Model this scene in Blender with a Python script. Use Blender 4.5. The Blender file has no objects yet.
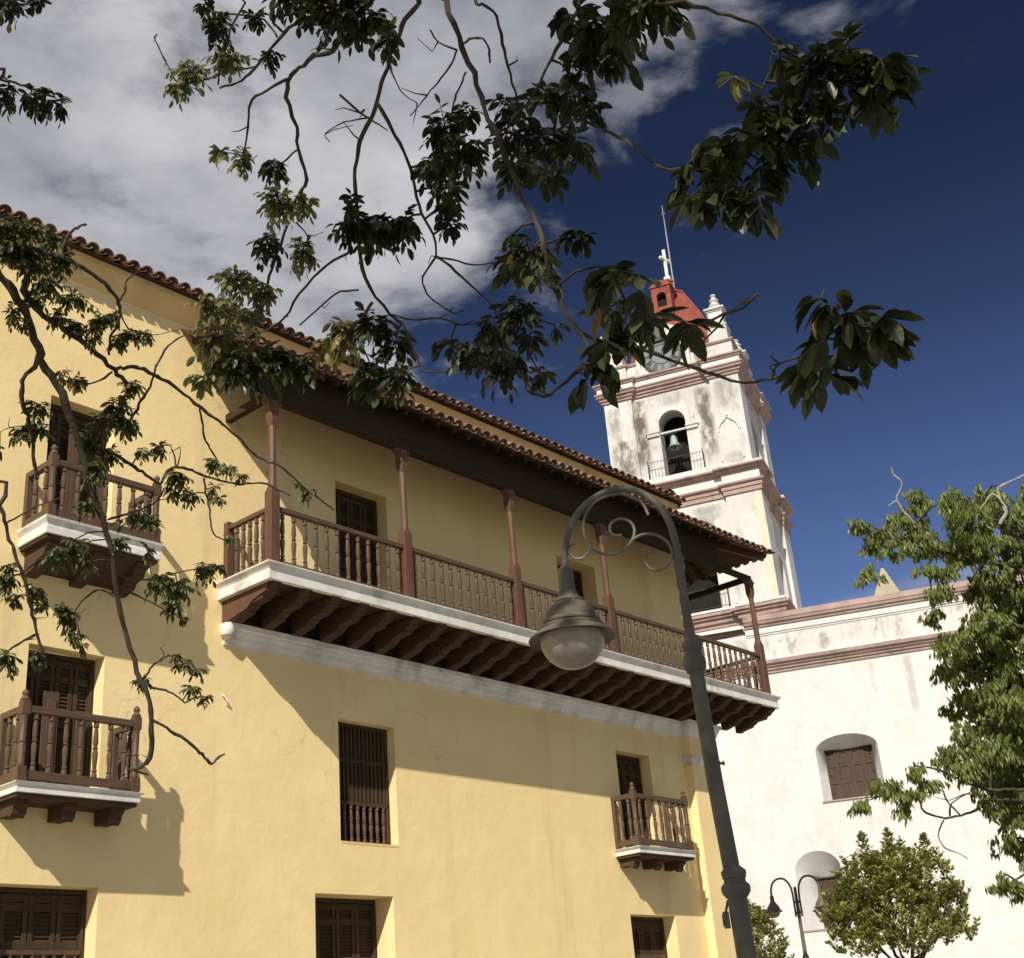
import bpy, bmesh, math, random
from mathutils import Vector, Matrix
R = math.radians
S = bpy.context.scene
COL = S.collection

# ---------------------------------------------------------------- camera
cam_d = bpy.data.cameras.new('camera'); cam = bpy.data.objects.new('camera', cam_d); COL.objects.link(cam)
cam_d.sensor_width = 36.0; cam_d.lens = 1300/1024*36; cam_d.clip_start = .05; cam_d.clip_end = 6000
CR = ((0.99641461, -0.08460447, 0.0), (0.03441548, 0.40532240, 0.91352577), (-0.07728837, -0.91025042, 0.40678087))
cm = Matrix([[CR[i][0], -CR[i][1], -CR[i][2]] for i in range(3)]).to_4x4()
cm.translation = (0, 0, 1.6); cam.matrix_world = cm
S.camera = cam

# ---------------------------------------------------------------- light and sky
FA = R(39.8)                                   # compass direction of the yellow facade
Dv = Vector((math.sin(FA), math.cos(FA), 0)); Nv = Vector((math.cos(FA), -math.sin(FA), 0))
ray = (Dv*.685 - Nv*.36 + Vector((0, 0, -.635))).normalized()
to_sun = -ray
SUN_EL = math.asin(to_sun.z); SUN_AZ = math.atan2(to_sun.x, to_sun.y)
sd = bpy.data.lights.new('sun', 'SUN'); sd.energy = 4.6; sd.angle = R(.53); sd.color = (1.0, .93, .80)
sun = bpy.data.objects.new('sun', sd); COL.objects.link(sun)
sun.rotation_euler = ray.to_track_quat('-Z', 'Y').to_euler(); sun.location = (-20, -60, 60)
S.view_settings.view_transform = 'Standard'; S.view_settings.look = 'None'
S.view_settings.exposure = 0.30; S.view_settings.gamma = 1.0; S.view_settings.use_curve_mapping = False

W = bpy.data.worlds.new('World'); S.world = W; W.use_nodes = True
def build_world():
    nt = W.node_tree; N = nt.nodes; L = nt.links
    for n in list(N): N.remove(n)
    out = N.new('ShaderNodeOutputWorld'); bg = N.new('ShaderNodeBackground'); bg.inputs['Strength'].default_value = 0.10
    sky = N.new('ShaderNodeTexSky'); sky.sky_type = 'NISHITA'; sky.sun_disc = False
    sky.sun_elevation = SUN_EL; sky.sun_rotation = SUN_AZ; sky.altitude = 100; sky.air_density = 1.0; sky.dust_density = .25; sky.ozone_density = 3.0
    hs = N.new('ShaderNodeHueSaturation'); hs.inputs['Hue'].default_value = .519; hs.inputs['Saturation'].default_value = 1.12; hs.inputs['Value'].default_value = SKYV
    L.new(sky.outputs[0], hs.inputs['Color'])
    tc = N.new('ShaderNodeTexCoord'); sx = N.new('ShaderNodeSeparateXYZ'); L.new(tc.outputs['Generated'], sx.inputs[0])
    def M(op, a, b=None, c=None):
        m = N.new('ShaderNodeMath'); m.operation = op
        for i, v in enumerate((a, b, c)):
            if v is None: continue
            if isinstance(v, (int, float)): m.inputs[i].default_value = v
            else: L.new(v, m.inputs[i])
        return m.outputs[0]
    def MR(v, a, b, c=0.0, d=1.0):
        m = N.new('ShaderNodeMapRange'); m.interpolation_type = 'SMOOTHSTEP'
        L.new(v, m.inputs[0])
        for i, k in enumerate((a, b, c, d)): m.inputs[i+1].default_value = k
        return m.outputs[0]
    zc = M('MAXIMUM', sx.outputs['Z'], .04)
    u = M('DIVIDE', sx.outputs['X'], zc); v = M('DIVIDE', sx.outputs['Y'], zc)     # flat cloud layer overhead
    cb = N.new('ShaderNodeCombineXYZ'); L.new(u, cb.inputs[0]); L.new(v, cb.inputs[1])
    def noise(scale, detail, rough, off=(0, 0, 0), dist=0.0):
        mp = N.new('ShaderNodeMapping'); mp.inputs['Location'].default_value = off; L.new(cb.outputs[0], mp.inputs[0])
        n = N.new('ShaderNodeTexNoise'); n.inputs['Scale'].default_value = scale; n.inputs['Detail'].default_value = detail
        n.inputs['Roughness'].default_value = rough; n.inputs['Distortion'].default_value = dist
        L.new(mp.outputs[0], n.inputs['Vector']); return n.outputs['Fac']
    dk = N.new('ShaderNodeMixRGB'); dk.blend_type = 'MULTIPLY'; dk.inputs[0].default_value = 1
    L.new(hs.outputs[0], dk.inputs[1]); L.new(MR(sx.outputs['Z'], .18, .62, .88, .235), dk.inputs[2])   # deep clear tropical zenith
    # one bank of cloud lies north-west of a line, clear sky on the other side
    edge = M('ADD', M('MULTIPLY', u, -1.0), M('MULTIPLY', v, -.55))               # larger = deeper into the bank
    bias = MR(edge, -1.06, -.70, -.30, .16)
    n1 = noise(2.9, 11, .60, (4.3, 1.7, 0), .10)
    dens = M('ADD', n1, bias)
    mask = MR(dens, .43, .66)
    # torn scraps beyond its rim
    n2 = noise(6.5, 7, .55, (1.1, 7.3, 2), .3)
    rim = MR(edge, -1.25, -.9, 0, 1)
    scr = M('MULTIPLY', M('MULTIPLY', MR(n2, .54, .72), rim), .5)
    low = M('MULTIPLY', M('MULTIPLY', MR(noise(1.3, 6, .5, (2.2, .4, 5)), .48, .66), MR(v, 2.4, 2.9, 0, 1)), .45)
    mask = M('MAXIMUM', M('MAXIMUM', mask, scr), low)
    mask = M('MULTIPLY', mask, .97)
    n3 = noise(3.4, 9, .55, (9.1, 3.3, 1), .1)
    cr = N.new('ShaderNodeValToRGB'); L.new(n3, cr.inputs[0])
    cr.color_ramp.elements[0].position = .30; cr.color_ramp.elements[0].color = (.27*CLD, .28*CLD, .32*CLD, 1)
    cr.color_ramp.elements[1].position = .72; cr.color_ramp.elements[1].color = (.66*CLD, .655*CLD, .675*CLD, 1)
    mx = N.new('ShaderNodeMixRGB'); L.new(mask, mx.inputs[0]); L.new(dk.outputs[0], mx.inputs[1]); L.new(cr.outputs[0], mx.inputs[2])
    L.new(mx.outputs[0], bg.inputs['Color']); L.new(bg.outputs[0], out.inputs[0])
SKYV = 0.80; CLD = 8.6
build_world()

# ---------------------------------------------------------------- materials
def new_mat(name):
    m = bpy.data.materials.new(name); m.use_nodes = True
    return m, m.node_tree.nodes, m.node_tree.links, m.node_tree.nodes['Principled BSDF']
def noise_node(N, L, vec, scale, detail=6, rough=.55, stretch=None, off=(0, 0, 0)):
    mp = N.new('ShaderNodeMapping'); mp.inputs['Location'].default_value = off
    if stretch: mp.inputs['Scale'].default_value = stretch
    L.new(vec, mp.inputs[0])
    n = N.new('ShaderNodeTexNoise'); n.inputs['Scale'].default_value = scale; n.inputs['Detail'].default_value = detail; n.inputs['Roughness'].default_value = rough
    L.new(mp.outputs[0], n.inputs['Vector']); return n.outputs['Fac']
def maprange(N, L, v, a, b, c=0.0, d=1.0):
    m = N.new('ShaderNodeMapRange'); m.interpolation_type = 'SMOOTHSTEP'; L.new(v, m.inputs[0])
    for i, k in enumerate((a, b, c, d)): m.inputs[i+1].default_value = k
    return m.outputs[0]
def mathn(N, L, op, a, b):
    m = N.new('ShaderNodeMath'); m.operation = op
    for i, v in enumerate((a, b)):
        if isinstance(v, (int, float)): m.inputs[i].default_value = v
        else: L.new(v, m.inputs[i])
    return m.outputs[0]
def mixc(N, L, fac, a, b):
    m = N.new('ShaderNodeMixRGB')
    for i, v in enumerate((fac, a, b)):
        if isinstance(v, (int, float)): m.inputs[i].default_value = v
        elif isinstance(v, tuple): m.inputs[i].default_value = (*v, 1)
        else: L.new(v, m.inputs[i])
    return m.outputs[0]
def bump(N, L, bsdf, h, strength, dist=.01):
    b = N.new('ShaderNodeBump'); b.inputs['Strength'].default_value = strength; b.inputs['Distance'].default_value = dist
    L.new(h, b.inputs['Height']); L.new(b.outputs[0], bsdf.inputs['Normal'])
def mottled(name, c0, c1, scale=3., rough=.8, bstr=.3, bscale=40., stretch=None, metallic=0, bdist=.01, c2=None, c2scale=.5, spec=.3):
    m, N, L, P = new_mat(name); tc = N.new('ShaderNodeTexCoord').outputs['Object']
    f = maprange(N, L, noise_node(N, L, tc, scale, 8, .6, stretch), .3, .7)
    c = mixc(N, L, f, c0, c1)
    if c2: c = mixc(N, L, maprange(N, L, noise_node(N, L, tc, c2scale, 7, .62, stretch, (3, 5, 1)), .5, .72), c, c2)
    L.new(c, P.inputs['Base Color']); P.inputs['Roughness'].default_value = rough; P.inputs['Metallic'].default_value = metallic
    P.inputs['Specular IOR Level'].default_value = spec
    bump(N, L, P, noise_node(N, L, tc, bscale, 5, .6, stretch, (1, 2, 3)), bstr, bdist)
    return m

def yellow_mat():
    m, N, L, P = new_mat('yellow_limewash'); tc = N.new('ShaderNodeTexCoord').outputs['Object']
    a = maprange(N, L, noise_node(N, L, tc, .55, 8, .6), .32, .7)
    c = mixc(N, L, a, (.80, .622, .312), (.86, .688, .368))
    b = maprange(N, L, noise_node(N, L, tc, 2.3, 8, .65, None, (7, 1, 2)), .45, .75)
    c = mixc(N, L, mathn(N, L, 'MULTIPLY', b, .5), c, (.74, .585, .320))
    s = maprange(N, L, noise_node(N, L, tc, 1.2, 6, .6, (1.6, 1.6, .12), (2, 9, 4)), .54, .76)   # rain runs
    c = mixc(N, L, mathn(N, L, 'MULTIPLY', s, .50), c, (.60, .46, .255))
    d = maprange(N, L, noise_node(N, L, tc, 26, 3, .5, None, (3, 3, 3)), .70, .78)
    c = mixc(N, L, mathn(N, L, 'MULTIPLY', d, .18), c, (.55, .42, .22))
    nd = N.new('ShaderNodeTexNoise'); nd.inputs['Scale'].default_value = 1.6; nd.inputs['Detail'].default_value = 6; L.new(tc, nd.inputs['Vector'])
    wv = N.new('ShaderNodeVectorMath'); wv.operation = 'MULTIPLY_ADD'; wv.inputs[1].default_value = (1.1, 1.1, 1.1); L.new(nd.outputs['Color'], wv.inputs[0]); L.new(tc, wv.inputs[2])
    vo = N.new('ShaderNodeTexVoronoi'); vo.feature = 'DISTANCE_TO_EDGE'; vo.inputs['Scale'].default_value = .42; L.new(wv.outputs[0], vo.inputs['Vector'])
    ck = maprange(N, L, vo.outputs['Distance'], .001, .006, 1, 0)                 # hairline cracks, only here and there
    ck = mathn(N, L, 'MULTIPLY', ck, maprange(N, L, noise_node(N, L, tc, .38, 3, .5, None, (8, 4, 6)), .52, .62))
    c = mixc(N, L, mathn(N, L, 'MULTIPLY', ck, .38), c, (.42, .32, .18))
    L.new(c, P.inputs['Base Color']); P.inputs['Roughness'].default_value = .92; P.inputs['Specular IOR Level'].default_value = .15
    h = mathn(N, L, 'ADD', mathn(N, L, 'MULTIPLY', noise_node(N, L, tc, 2.2, 5, .55), 3.0), noise_node(N, L, tc, 14, 7, .65, None, (5, 0, 1)))
    bump(N, L, P, h, .20, .020)
    return m
def white_church_mat(name, stain, c0=(.565, .568, .555), c1=(.640, .645, .640), bands=None, top=None):
    """old limewash: bands = vertical strips (x centre, half width, low z, high z) where black mould grows"""
    m, N, L, P = new_mat(name); tc = N.new('ShaderNodeTexCoord').outputs['Object']
    sx = N.new('ShaderNodeSeparateXYZ'); L.new(tc, sx.inputs[0])
    c = mixc(N, L, maprange(N, L, noise_node(N, L, tc, .8, 8, .62), .3, .7), c0, c1)
    blot = maprange(N, L, noise_node(N, L, tc, 1.6, 9, .7, (1, 1, .55), (4, 2, 8)), .53, .70)
    c = mixc(N, L, mathn(N, L, 'MULTIPLY', blot, stain), c, (.30, .28, .24))
    run = maprange(N, L, noise_node(N, L, tc, 2.6, 7, .65, (1, 1, .10), (1, 6, 3)), .55, .74)
    c = mixc(N, L, mathn(N, L, 'MULTIPLY', run, stain*.8), c, (.42, .39, .33))
    fine = noise_node(N, L, tc, 2.6, 12, .72, (1, 1, .45), (6, 6, 2))
    for (xc, hw, z0, z1, k) in (bands or []):
        ax = mathn(N, L, 'ABSOLUTE', mathn(N, L, 'SUBTRACT', sx.outputs['X'], xc), 0)
        fx = maprange(N, L, ax, hw*.35, hw, 1, 0)
        fz = mathn(N, L, 'MULTIPLY', maprange(N, L, sx.outputs['Z'], z0, z0+(z1-z0)*.35), maprange(N, L, sx.outputs['Z'], z1-.25, z1, 1, 0))
        f = mathn(N, L, 'MULTIPLY', mathn(N, L, 'MULTIPLY', fx, fz), maprange(N, L, fine, .34, .58))
        c = mixc(N, L, mathn(N, L, 'MULTIPLY', f, k), c, (.135, .12, .098))
    L.new(c, P.inputs['Base Color']); P.inputs['Roughness'].default_value = .95; P.inputs['Specular IOR Level'].default_value = .1
    bump(N, L, P, noise_node(N, L, tc, 4, 9, .7), .5, .03)
    return m
def wood_mat(name, c0, c1, rough=.55, along='z'):
    m, N, L, P = new_mat(name); tc = N.new('ShaderNodeTexCoord').outputs['Object']
    st = {'z': (14, 14, .8), 'x': (.8, 14, 14)}[along]
    f = maprange(N, L, noise_node(N, L, tc, 2.2, 7, .6, st), .3, .72)
    c = mixc(N, L, f, c0, c1)
    w = maprange(N, L, noise_node(N, L, tc, 3.0, 7, .65, None, (8, 1, 1)), .56, .74)
    c = mixc(N, L, mathn(N, L, 'MULTIPLY', w, .35), c, tuple(k*1.7 for k in c1))
    L.new(c, P.inputs['Base Color']); P.inputs['Roughness'].default_value = rough; P.inputs['Specular IOR Level'].default_value = .35 if rough < .6 else .08
    bump(N, L, P, noise_node(N, L, tc, 6, 5, .6, st), .25, .004)
    return m
def tile_mat():
    m, N, L, P = new_mat('clay_tile'); tc = N.new('ShaderNodeTexCoord').outputs['Object']
    a = N.new('ShaderNodeAttribute'); a.attribute_name = 'tone'; a.attribute_type = 'GEOMETRY'
    c = mixc(N, L, a.outputs['Fac'], (.150, .078, .052), (.30, .185, .130))
    c = mixc(N, L, maprange(N, L, noise_node(N, L, tc, 9, 8, .65), .50, .70), c, (.055, .045, .038))
    c = mixc(N, L, mathn(N, L, 'MULTIPLY', maprange(N, L, noise_node(N, L, tc, 14, 6, .6, None, (5, 5, 5)), .58, .72), .6), c, (.42, .36, .28))
    L.new(c, P.inputs['Base Color']); P.inputs['Roughness'].default_value = .9; P.inputs['Specular IOR Level'].default_value = .15
    bump(N, L, P, noise_node(N, L, tc, 30, 6, .65), .6, .01)
    return m
def leaf_mat(name, c0, c1, trans, gloss=.45):
    m, N, L, P = new_mat(name)
    a = N.new('ShaderNodeAttribute'); a.attribute_name = 'tone'; a.attribute_type = 'GEOMETRY'
    c = mixc(N, L, a.outputs['Fac'], c0, c1)
    tc = N.new('ShaderNodeTexCoord').outputs['Object']
    c = mixc(N, L, mathn(N, L, 'MULTIPLY', maprange(N, L, noise_node(N, L, tc, 22, 4, .6), .58, .7), .35), c, (.16, .12, .035))
    L.new(c, P.inputs['Base Color']); P.inputs['Roughness'].default_value = gloss; P.inputs['Specular IOR Level'].default_value = .35
    t = N.new('ShaderNodeBsdfTranslucent'); mm = N.new('ShaderNodeMixShader'); mm.inputs[0].default_value = trans
    L.new(mixc(N, L, .5, c, tuple(k*1.6 for k in c1)), t.inputs['Color'])
    out = N['Material Output']; L.new(P.outputs[0], mm.inputs[1]); L.new(t.outputs[0], mm.inputs[2]); L.new(mm.outputs[0], out.inputs['Surface'])
    return m
def flat(name, c, rough=.7, metallic=0, spec=.3):
    return mottled(name, tuple(k*.85 for k in c), tuple(min(1, k*1.12) for k in c), 4., rough, .2, 50., None, metallic, .004, None, .5, spec)

MT = {}
MT['yellow'] = yellow_mat()
MT['cream'] = mottled('yellow_cove_plaster', (.66, .47, .21), (.74, .55, .27), 1.4, .9, .3, 18, None, 0, .02, (.50, .36, .17), .8)
MT['white'] = mottled('white_painted_mortar', (.62, .60, .56), (.76, .75, .72), 2.5, .85, .5, 22, None, 0, .012, (.42, .40, .37), 1.6)
MT['church'] = white_church_mat('church_limewash', .20, bands=[(4.62, .22, 12.5, 15.4, .30), (3.2, .15, 13.2, 15.4, .16)])
MT['church_attic'] = white_church_mat('stained_attic_limewash', 1.0, (.53, .53, .51), (.63, .632, .62))
BANDS = [(-5.12, .46, 25.4, 29.75, 1.0), (-2.0, .50, 25.2, 29.75, .95), (-5.95, .60, 25.0, 27.8, .9), (-6.3, .40, 25.6, 29.6, .6), (-.9, .7, 27.8, 29.75, .55), (-3.6, .9, 28.9, 29.8, .4), (-1.0, .8, 25.0, 26.0, .4)]
MT['belfry'] = white_church_mat('weathered_belfry_limewash', .80, (.50, .50, .485), (.61, .612, .60), bands=BANDS)
MT['tower'] = white_church_mat('tower_limewash', .66, (.52, .52, .50), (.62, .622, .61), bands=[(-2.6, .9, 22.0, 23.7, .5), (-4.6, .9, 22.0, 23.7, .4)])
MT['parapet'] = white_church_mat('mouldy_parapet_limewash', .9, (.48, .48, .46), (.60, .60, .585), bands=[(-1.9, .35, 30.7, 31.6, .8), (-.8, .7, 31.6, 33.5, .35)])
MT['pink'] = mottled('dull_pink_trim', (.335, .240, .216), (.42, .315, .288), 1.5, .9, .4, 14, (1, 1, .5), 0, .02, (.24, .175, .15), 1.1)
MT['ochre'] = mottled('pale_ochre_strip', (.62, .53, .36), (.68, .60, .44), 1.5, .9, .3, 12)
MT['reddome'] = mottled('red_dome_paint', (.205, .048, .034), (.300, .082, .056), 3.2, .8, .6, 9, None, 0, .03, (.13, .045, .038), 1.6)
MT['post'] = wood_mat('red_brown_painted_wood', (.088, .043, .028), (.132, .066, .043))
MT['rail'] = wood_mat('brown_painted_wood', (.074, .044, .026), (.115, .071, .043))
MT['railx'] = wood_mat('brown_painted_rail_wood', (.072, .043, .026), (.112, .069, .042), .55, 'x')
MT['dark'] = wood_mat('dark_shutter_wood', (.050, .036, .023), (.082, .058, .037), .85)
MT['church_shutter'] = wood_mat('faded_shutter_wood', (.060, .042, .032), (.100, .068, .054), .7)
MT['beam'] = wood_mat('dark_gallery_beam', (.030, .021, .014), (.050, .034, .023), .85, 'x')  # darker brown for the gallery beams and rafters
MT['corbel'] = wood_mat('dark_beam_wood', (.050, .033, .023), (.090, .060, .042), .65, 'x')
MT['tile'] = tile_mat()
MT['soot'] = mottled('tile_mortar', (.055, .040, .032), (.13, .075, .052), 14, .95, .6, 40)
MT['void'] = flat('painted_room_shade', (.012, .010, .009), .9)  # near-black colour stands in for the shade of interiors
MT['iron'] = flat('black_wrought_iron', (.045, .045, .045), .6, .4)
MT['pole'] = mottled('grey_green_pole_paint', (.090, .086, .076), (.122, .117, .102), 7, .62, .25, 60, None, .0, .003, (.14, .125, .095), 3.0, .3)
MT['hood'] = mottled('bronze_grey_lamp_hood', (.088, .077, .057), (.122, .108, .080), 9, .55, .2, 60, None, .0, .002, None, 5, .35)
MT['scroll'] = mottled('scroll_iron_paint', (.11, .108, .095), (.16, .155, .135), 9, .6, .2, 60, None, .0, .002)
MT['bark'] = mottled('grey_brown_bark', (.034, .027, .019), (.070, .056, .040), 16, .95, .9, 45, (1, 1, .35), 0, .01, (.115, .10, .078), 9)
MT['deadwood'] = mottled('bleached_twig', (.30, .27, .22), (.42, .39, .33), 12, .9, .6, 50)
MT['leaf0'] = leaf_mat('shade_painted_leaflet', (.015, .022, .008), (.038, .053, .017), .14)  # same foliage, shade under the crown put into a near-black tone
MT['leaf1'] = leaf_mat('sun_painted_leaflet', (.100, .118, .044), (.190, .200, .085), .32)  # same foliage, sunlight put into a paler tone
MT['leafm'] = leaf_mat('olive_leaflet', (.042, .056, .018), (.095, .110, .036), .25)  # same foliage, middle tone painted for the lit left boughs
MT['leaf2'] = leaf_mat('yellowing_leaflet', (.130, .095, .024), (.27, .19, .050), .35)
MT['leaf3'] = leaf_mat('feathery_tree_leaf', (.078, .110, .026), (.235, .265, .078), .34)
MT['leaf4'] = leaf_mat('glossy_round_tree_leaf', (.085, .105, .020), (.330, .335, .095), .34, .4)
MT['bell'] = mottled('green_bronze', (.23, .30, .26), (.34, .42, .37), 6, .6, .3, 30, None, .3)
MT['clockface'] = flat('clock_glass', (.17, .20, .215), .25, 0, .5)
MT['clockmark'] = flat('clock_marking', (.035, .035, .035), .5)
MT['stonepyr'] = mottled('cream_pinnacle_plaster', (.30, .262, .19), (.37, .325, .24), 1.8, .9, .4, 12)
MT['steel'] = flat('pale_metal_rod', (.55, .55, .55), .4, .6)
MT['pave'] = mottled('plaza_paving', (.21, .195, .17), (.28, .26, .225), .6, .9, .3, 20, None, 0, .01, (.20, .18, .16), .2)
MT['kerbpave'] = mottled('pavement_concrete', (.30, .29, .27), (.38, .365, .335), .8, .9, .3, 20)
MT['roofslab'] = mottled('flat_roof_lime', (.45, .40, .34), (.52, .47, .40), .5, .95, .3, 10)
def globe_mat():
    m, N, L, P = new_mat('frosted_lamp_globe')
    tc = N.new('ShaderNodeTexCoord').outputs['Object']
    c = mixc(N, L, maprange(N, L, noise_node(N, L, tc, 14, 6, .6), .35, .7), (.48, .455, .39), (.60, .58, .51))
    L.new(c, P.inputs['Base Color']); P.inputs['Roughness'].default_value = .22
    t = N.new('ShaderNodeBsdfTranslucent'); L.new(c, t.inputs['Color']); mm = N.new('ShaderNodeMixShader'); mm.inputs[0].default_value = .45
    L.new(P.outputs[0], mm.inputs[1]); L.new(t.outputs[0], mm.inputs[2]); L.new(mm.outputs[0], N['Material Output'].inputs['Surface'])
    return m
MT['globe'] = globe_mat()

# ---------------------------------------------------------------- mesh helpers
class MB:
    """collects faces and links them as ONE mesh object"""
    def __init__(s): s.v = []; s.f = []; s.mi = []; s.tone = []; s.smooth = []
    def add(s, vs, fs, mi=0, tone=.5, smooth=False):
        b = len(s.v); s.v += [tuple(p) for p in vs]
        for f in fs: s.f.append([b+i for i in f]); s.mi.append(mi); s.tone.append(tone); s.smooth.append(smooth)
    def box(s, x0, x1, y0, y1, z0, z1, mi=0):
        v = [(x, y, z) for x in (x0, x1) for y in (y0, y1) for z in (z0, z1)]
        s.add(v, [(0, 1, 3, 2), (4, 6, 7, 5), (0, 4, 5, 1), (2, 3, 7, 6), (0, 2, 6, 4), (1, 5, 7, 3)], mi)
    def quad(s, a, b, c, d, mi=0): s.add([a, b, c, d], [(0, 1, 2, 3)], mi)
    def prism(s, poly, ext, mi=0):
        """closed polygon of 3D points pushed along the vector ext"""
        n = len(poly); e = Vector(ext); v = [tuple(p) for p in poly]+[tuple(Vector(p)+e) for p in poly]
        s.add(v, [tuple(range(n)), tuple(range(2*n-1, n-1, -1))]+[(i, (i+1) % n, n+(i+1) % n, n+i) for i in range(n)], mi)
    def bar(s, a, b, w, h, up=(0, 0, 1), mi=0):
        a = Vector(a); b = Vector(b); d = (b-a).normalized(); x = d.cross(Vector(up)).normalized(); y = x.cross(d)
        v = [tuple(p+x*(w/2*i)+y*(h/2*j)) for p in (a, b) for i, j in ((-1, -1), (1, -1), (1, 1), (-1, 1))]
        s.add(v, [(0, 3, 2, 1), (4, 5, 6, 7), (0, 1, 5, 4), (1, 2, 6, 5), (2, 3, 7, 6), (3, 0, 4, 7)], mi)
    def lathe(s, prof, cx, cy, n=12, mi=0, cap=True, smooth=True):
        v = []; f = []
        for (r, z) in prof:
            for k in range(n): a = 2*math.pi*k/n; v.append((cx+r*math.cos(a), cy+r*math.sin(a), z))
        for i in range(len(prof)-1):
            for k in range(n): f.append((i*n+k, i*n+(k+1) % n, (i+1)*n+(k+1) % n, (i+1)*n+k))
        if cap: f.append(tuple(range(n))); f.append(tuple((len(prof)-1)*n+k for k in range(n)))
        s.add(v, f, mi, .5, smooth)
    def tube(s, pts, n=6, mi=0, smooth=True, cap=True):
        """pts = (x, y, z, radius)"""
        P = [Vector(p[:3]) for p in pts]; m = len(P); v = []; f = []
        x = None
        for i in range(m):
            d = (P[min(i+1, m-1)]-P[max(i-1, 0)])
            if d.length < 1e-7: d = Vector((0, 0, 1))
            d.normalize()
            if x is None:
                x = d.cross(Vector((.31, .77, .55)));
                if x.length < 1e-3: x = d.cross(Vector((1, 0, 0)))
            else: x = x-d*x.dot(d)
            x.normalize(); y = d.cross(x); r = pts[i][3]
            for k in range(n):
                a = 2*math.pi*k/n; v.append(tuple(P[i]+x*(r*math.cos(a))+y*(r*math.sin(a))))
        for i in range(m-1):
            for k in range(n): f.append((i*n+k, i*n+(k+1) % n, (i+1)*n+(k+1) % n, (i+1)*n+k))
        if cap: f.append(tuple(range(n))); f.append(tuple((m-1)*n+k for k in range(n)))
        s.add(v, f, mi, .5, smooth)
    def sweep(s, path, prof, closed=False, mi=0, flip=1):
        """profile (offset, z) carried along a plan path with mitred corners; offset grows to the right of the walking direction"""
        n = len(path); pts = [Vector((p[0], p[1])) for p in path]; mit = []
        for i in range(n):
            ns = []
            for (a, b) in ((i-1, i), (i, i+1)):
                if not closed and (a < 0 or b >= n): continue
                d = pts[b % n]-pts[a % n]
                if d.length < 1e-9: continue
                d.normalize(); ns.append(Vector((d.y, -d.x))*flip)
            if len(ns) == 2:
                q = ns[0]+ns[1]; den = 1+ns[0].dot(ns[1]); mit.append(q/den if den > .05 else ns[0])
            else: mit.append(ns[0])
        m = len(prof); v = []; f = []
        for i in range(n):
            for (o, z) in prof: q = pts[i]+mit[i]*o; v.append((q.x, q.y, z))
        for i in range(n if closed else n-1):
            j = (i+1) % n
            for k in range(m-1): f.append((i*m+k, j*m+k, j*m+k+1, i*m+k+1))
        if not closed: f.append(tuple(range(m))); f.append(tuple((n-1)*m+k for k in range(m)))
        s.add(v, f, mi)
    def build(s, name, mats, parent=None, loc=None, bevel=0, recalc=True):
        me = bpy.data.meshes.new(name); me.from_pydata(s.v, [], s.f)
        if not isinstance(mats, (list, tuple)): mats = [mats]
        for m in mats: me.materials.append(MT[m])
        me.polygons.foreach_set('material_index', s.mi)
        me.polygons.foreach_set('use_smooth', s.smooth)
        at = me.attributes.new('tone', 'FLOAT', 'FACE'); at.data.foreach_set('value', s.tone)
        if recalc:
            b = bmesh.new(); b.from_mesh(me); bmesh.ops.recalc_face_normals(b, faces=b.faces)
            if any(s.smooth):
                for e in b.edges:                                   # crisp rings and rims on turned work
                    if len(e.link_faces) == 2 and e.calc_face_angle() > R(32): e.smooth = False
            b.to_mesh(me); b.free()
        me.update()
        o = bpy.data.objects.new(name, me); COL.objects.link(o)
        if parent: o.parent = parent
        if loc: o.location = loc
        if bevel:
            md = o.modifiers.new('worn_edges', 'BEVEL'); md.width = bevel; md.segments = 2; md.limit_method = 'ANGLE'; md.angle_limit = R(40)
        return o
def tag(o, label=None, cat=None, group=None, kind=None):
    for k, v in (('label', label), ('category', cat), ('group', group), ('kind', kind)):
        if v: o[k] = v
    return o
def empty(name, loc, rz=0):
    o = bpy.data.objects.new(name, None); COL.objects.link(o); o.location = loc; o.rotation_euler = (0, 0, rz); o.empty_display_size = .3
    return o
def place(src, parent, loc, rz=0, name=None):
    o = src.copy(); COL.objects.link(o); o.parent = parent; o.location = loc; o.rotation_euler = (0, 0, rz)
    return o
def wall_holes(mb, x0, x1, z0, z1, holes, P, depth, mi=0, mi_rev=None):
    """upright sheet with rectangular holes and their reveals. P(x, d, z) maps along / inward / up to a point"""
    if mi_rev is None: mi_rev = mi
    xs = sorted({x0, x1, *[h[0] for h in holes], *[h[1] for h in holes]}); zs = sorted({z0, z1, *[h[2] for h in holes], *[h[3] for h in holes]})
    xs = [x for x in xs if x0 <= x <= x1]; zs = [z for z in zs if z0 <= z <= z1]
    for i in range(len(xs)-1):
        for j in range(len(zs)-1):
            cx = (xs[i]+xs[i+1])/2; cz = (zs[j]+zs[j+1])/2
            if any(h[0] < cx < h[1] and h[2] < cz < h[3] for h in holes): continue
            mb.quad(P(xs[i], 0, zs[j]), P(xs[i+1], 0, zs[j]), P(xs[i+1], 0, zs[j+1]), P(xs[i], 0, zs[j+1]), mi)
    for h in holes:
        a, b, c, d = h[:4]; dp = h[4] if len(h) > 4 else depth
        mb.quad(P(a, 0, c), P(a, dp, c), P(a, dp, d), P(a, 0, d), mi_rev); mb.quad(P(b, 0, c), P(b, dp, c), P(b, dp, d), P(b, 0, d), mi_rev)
        mb.quad(P(a, 0, d), P(b, 0, d), P(b, dp, d), P(a, dp, d), mi_rev)
        if c > z0+.01: mb.quad(P(a, 0, c), P(b, 0, c), P(b, dp, c), P(a, dp, c), mi_rev)
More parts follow.
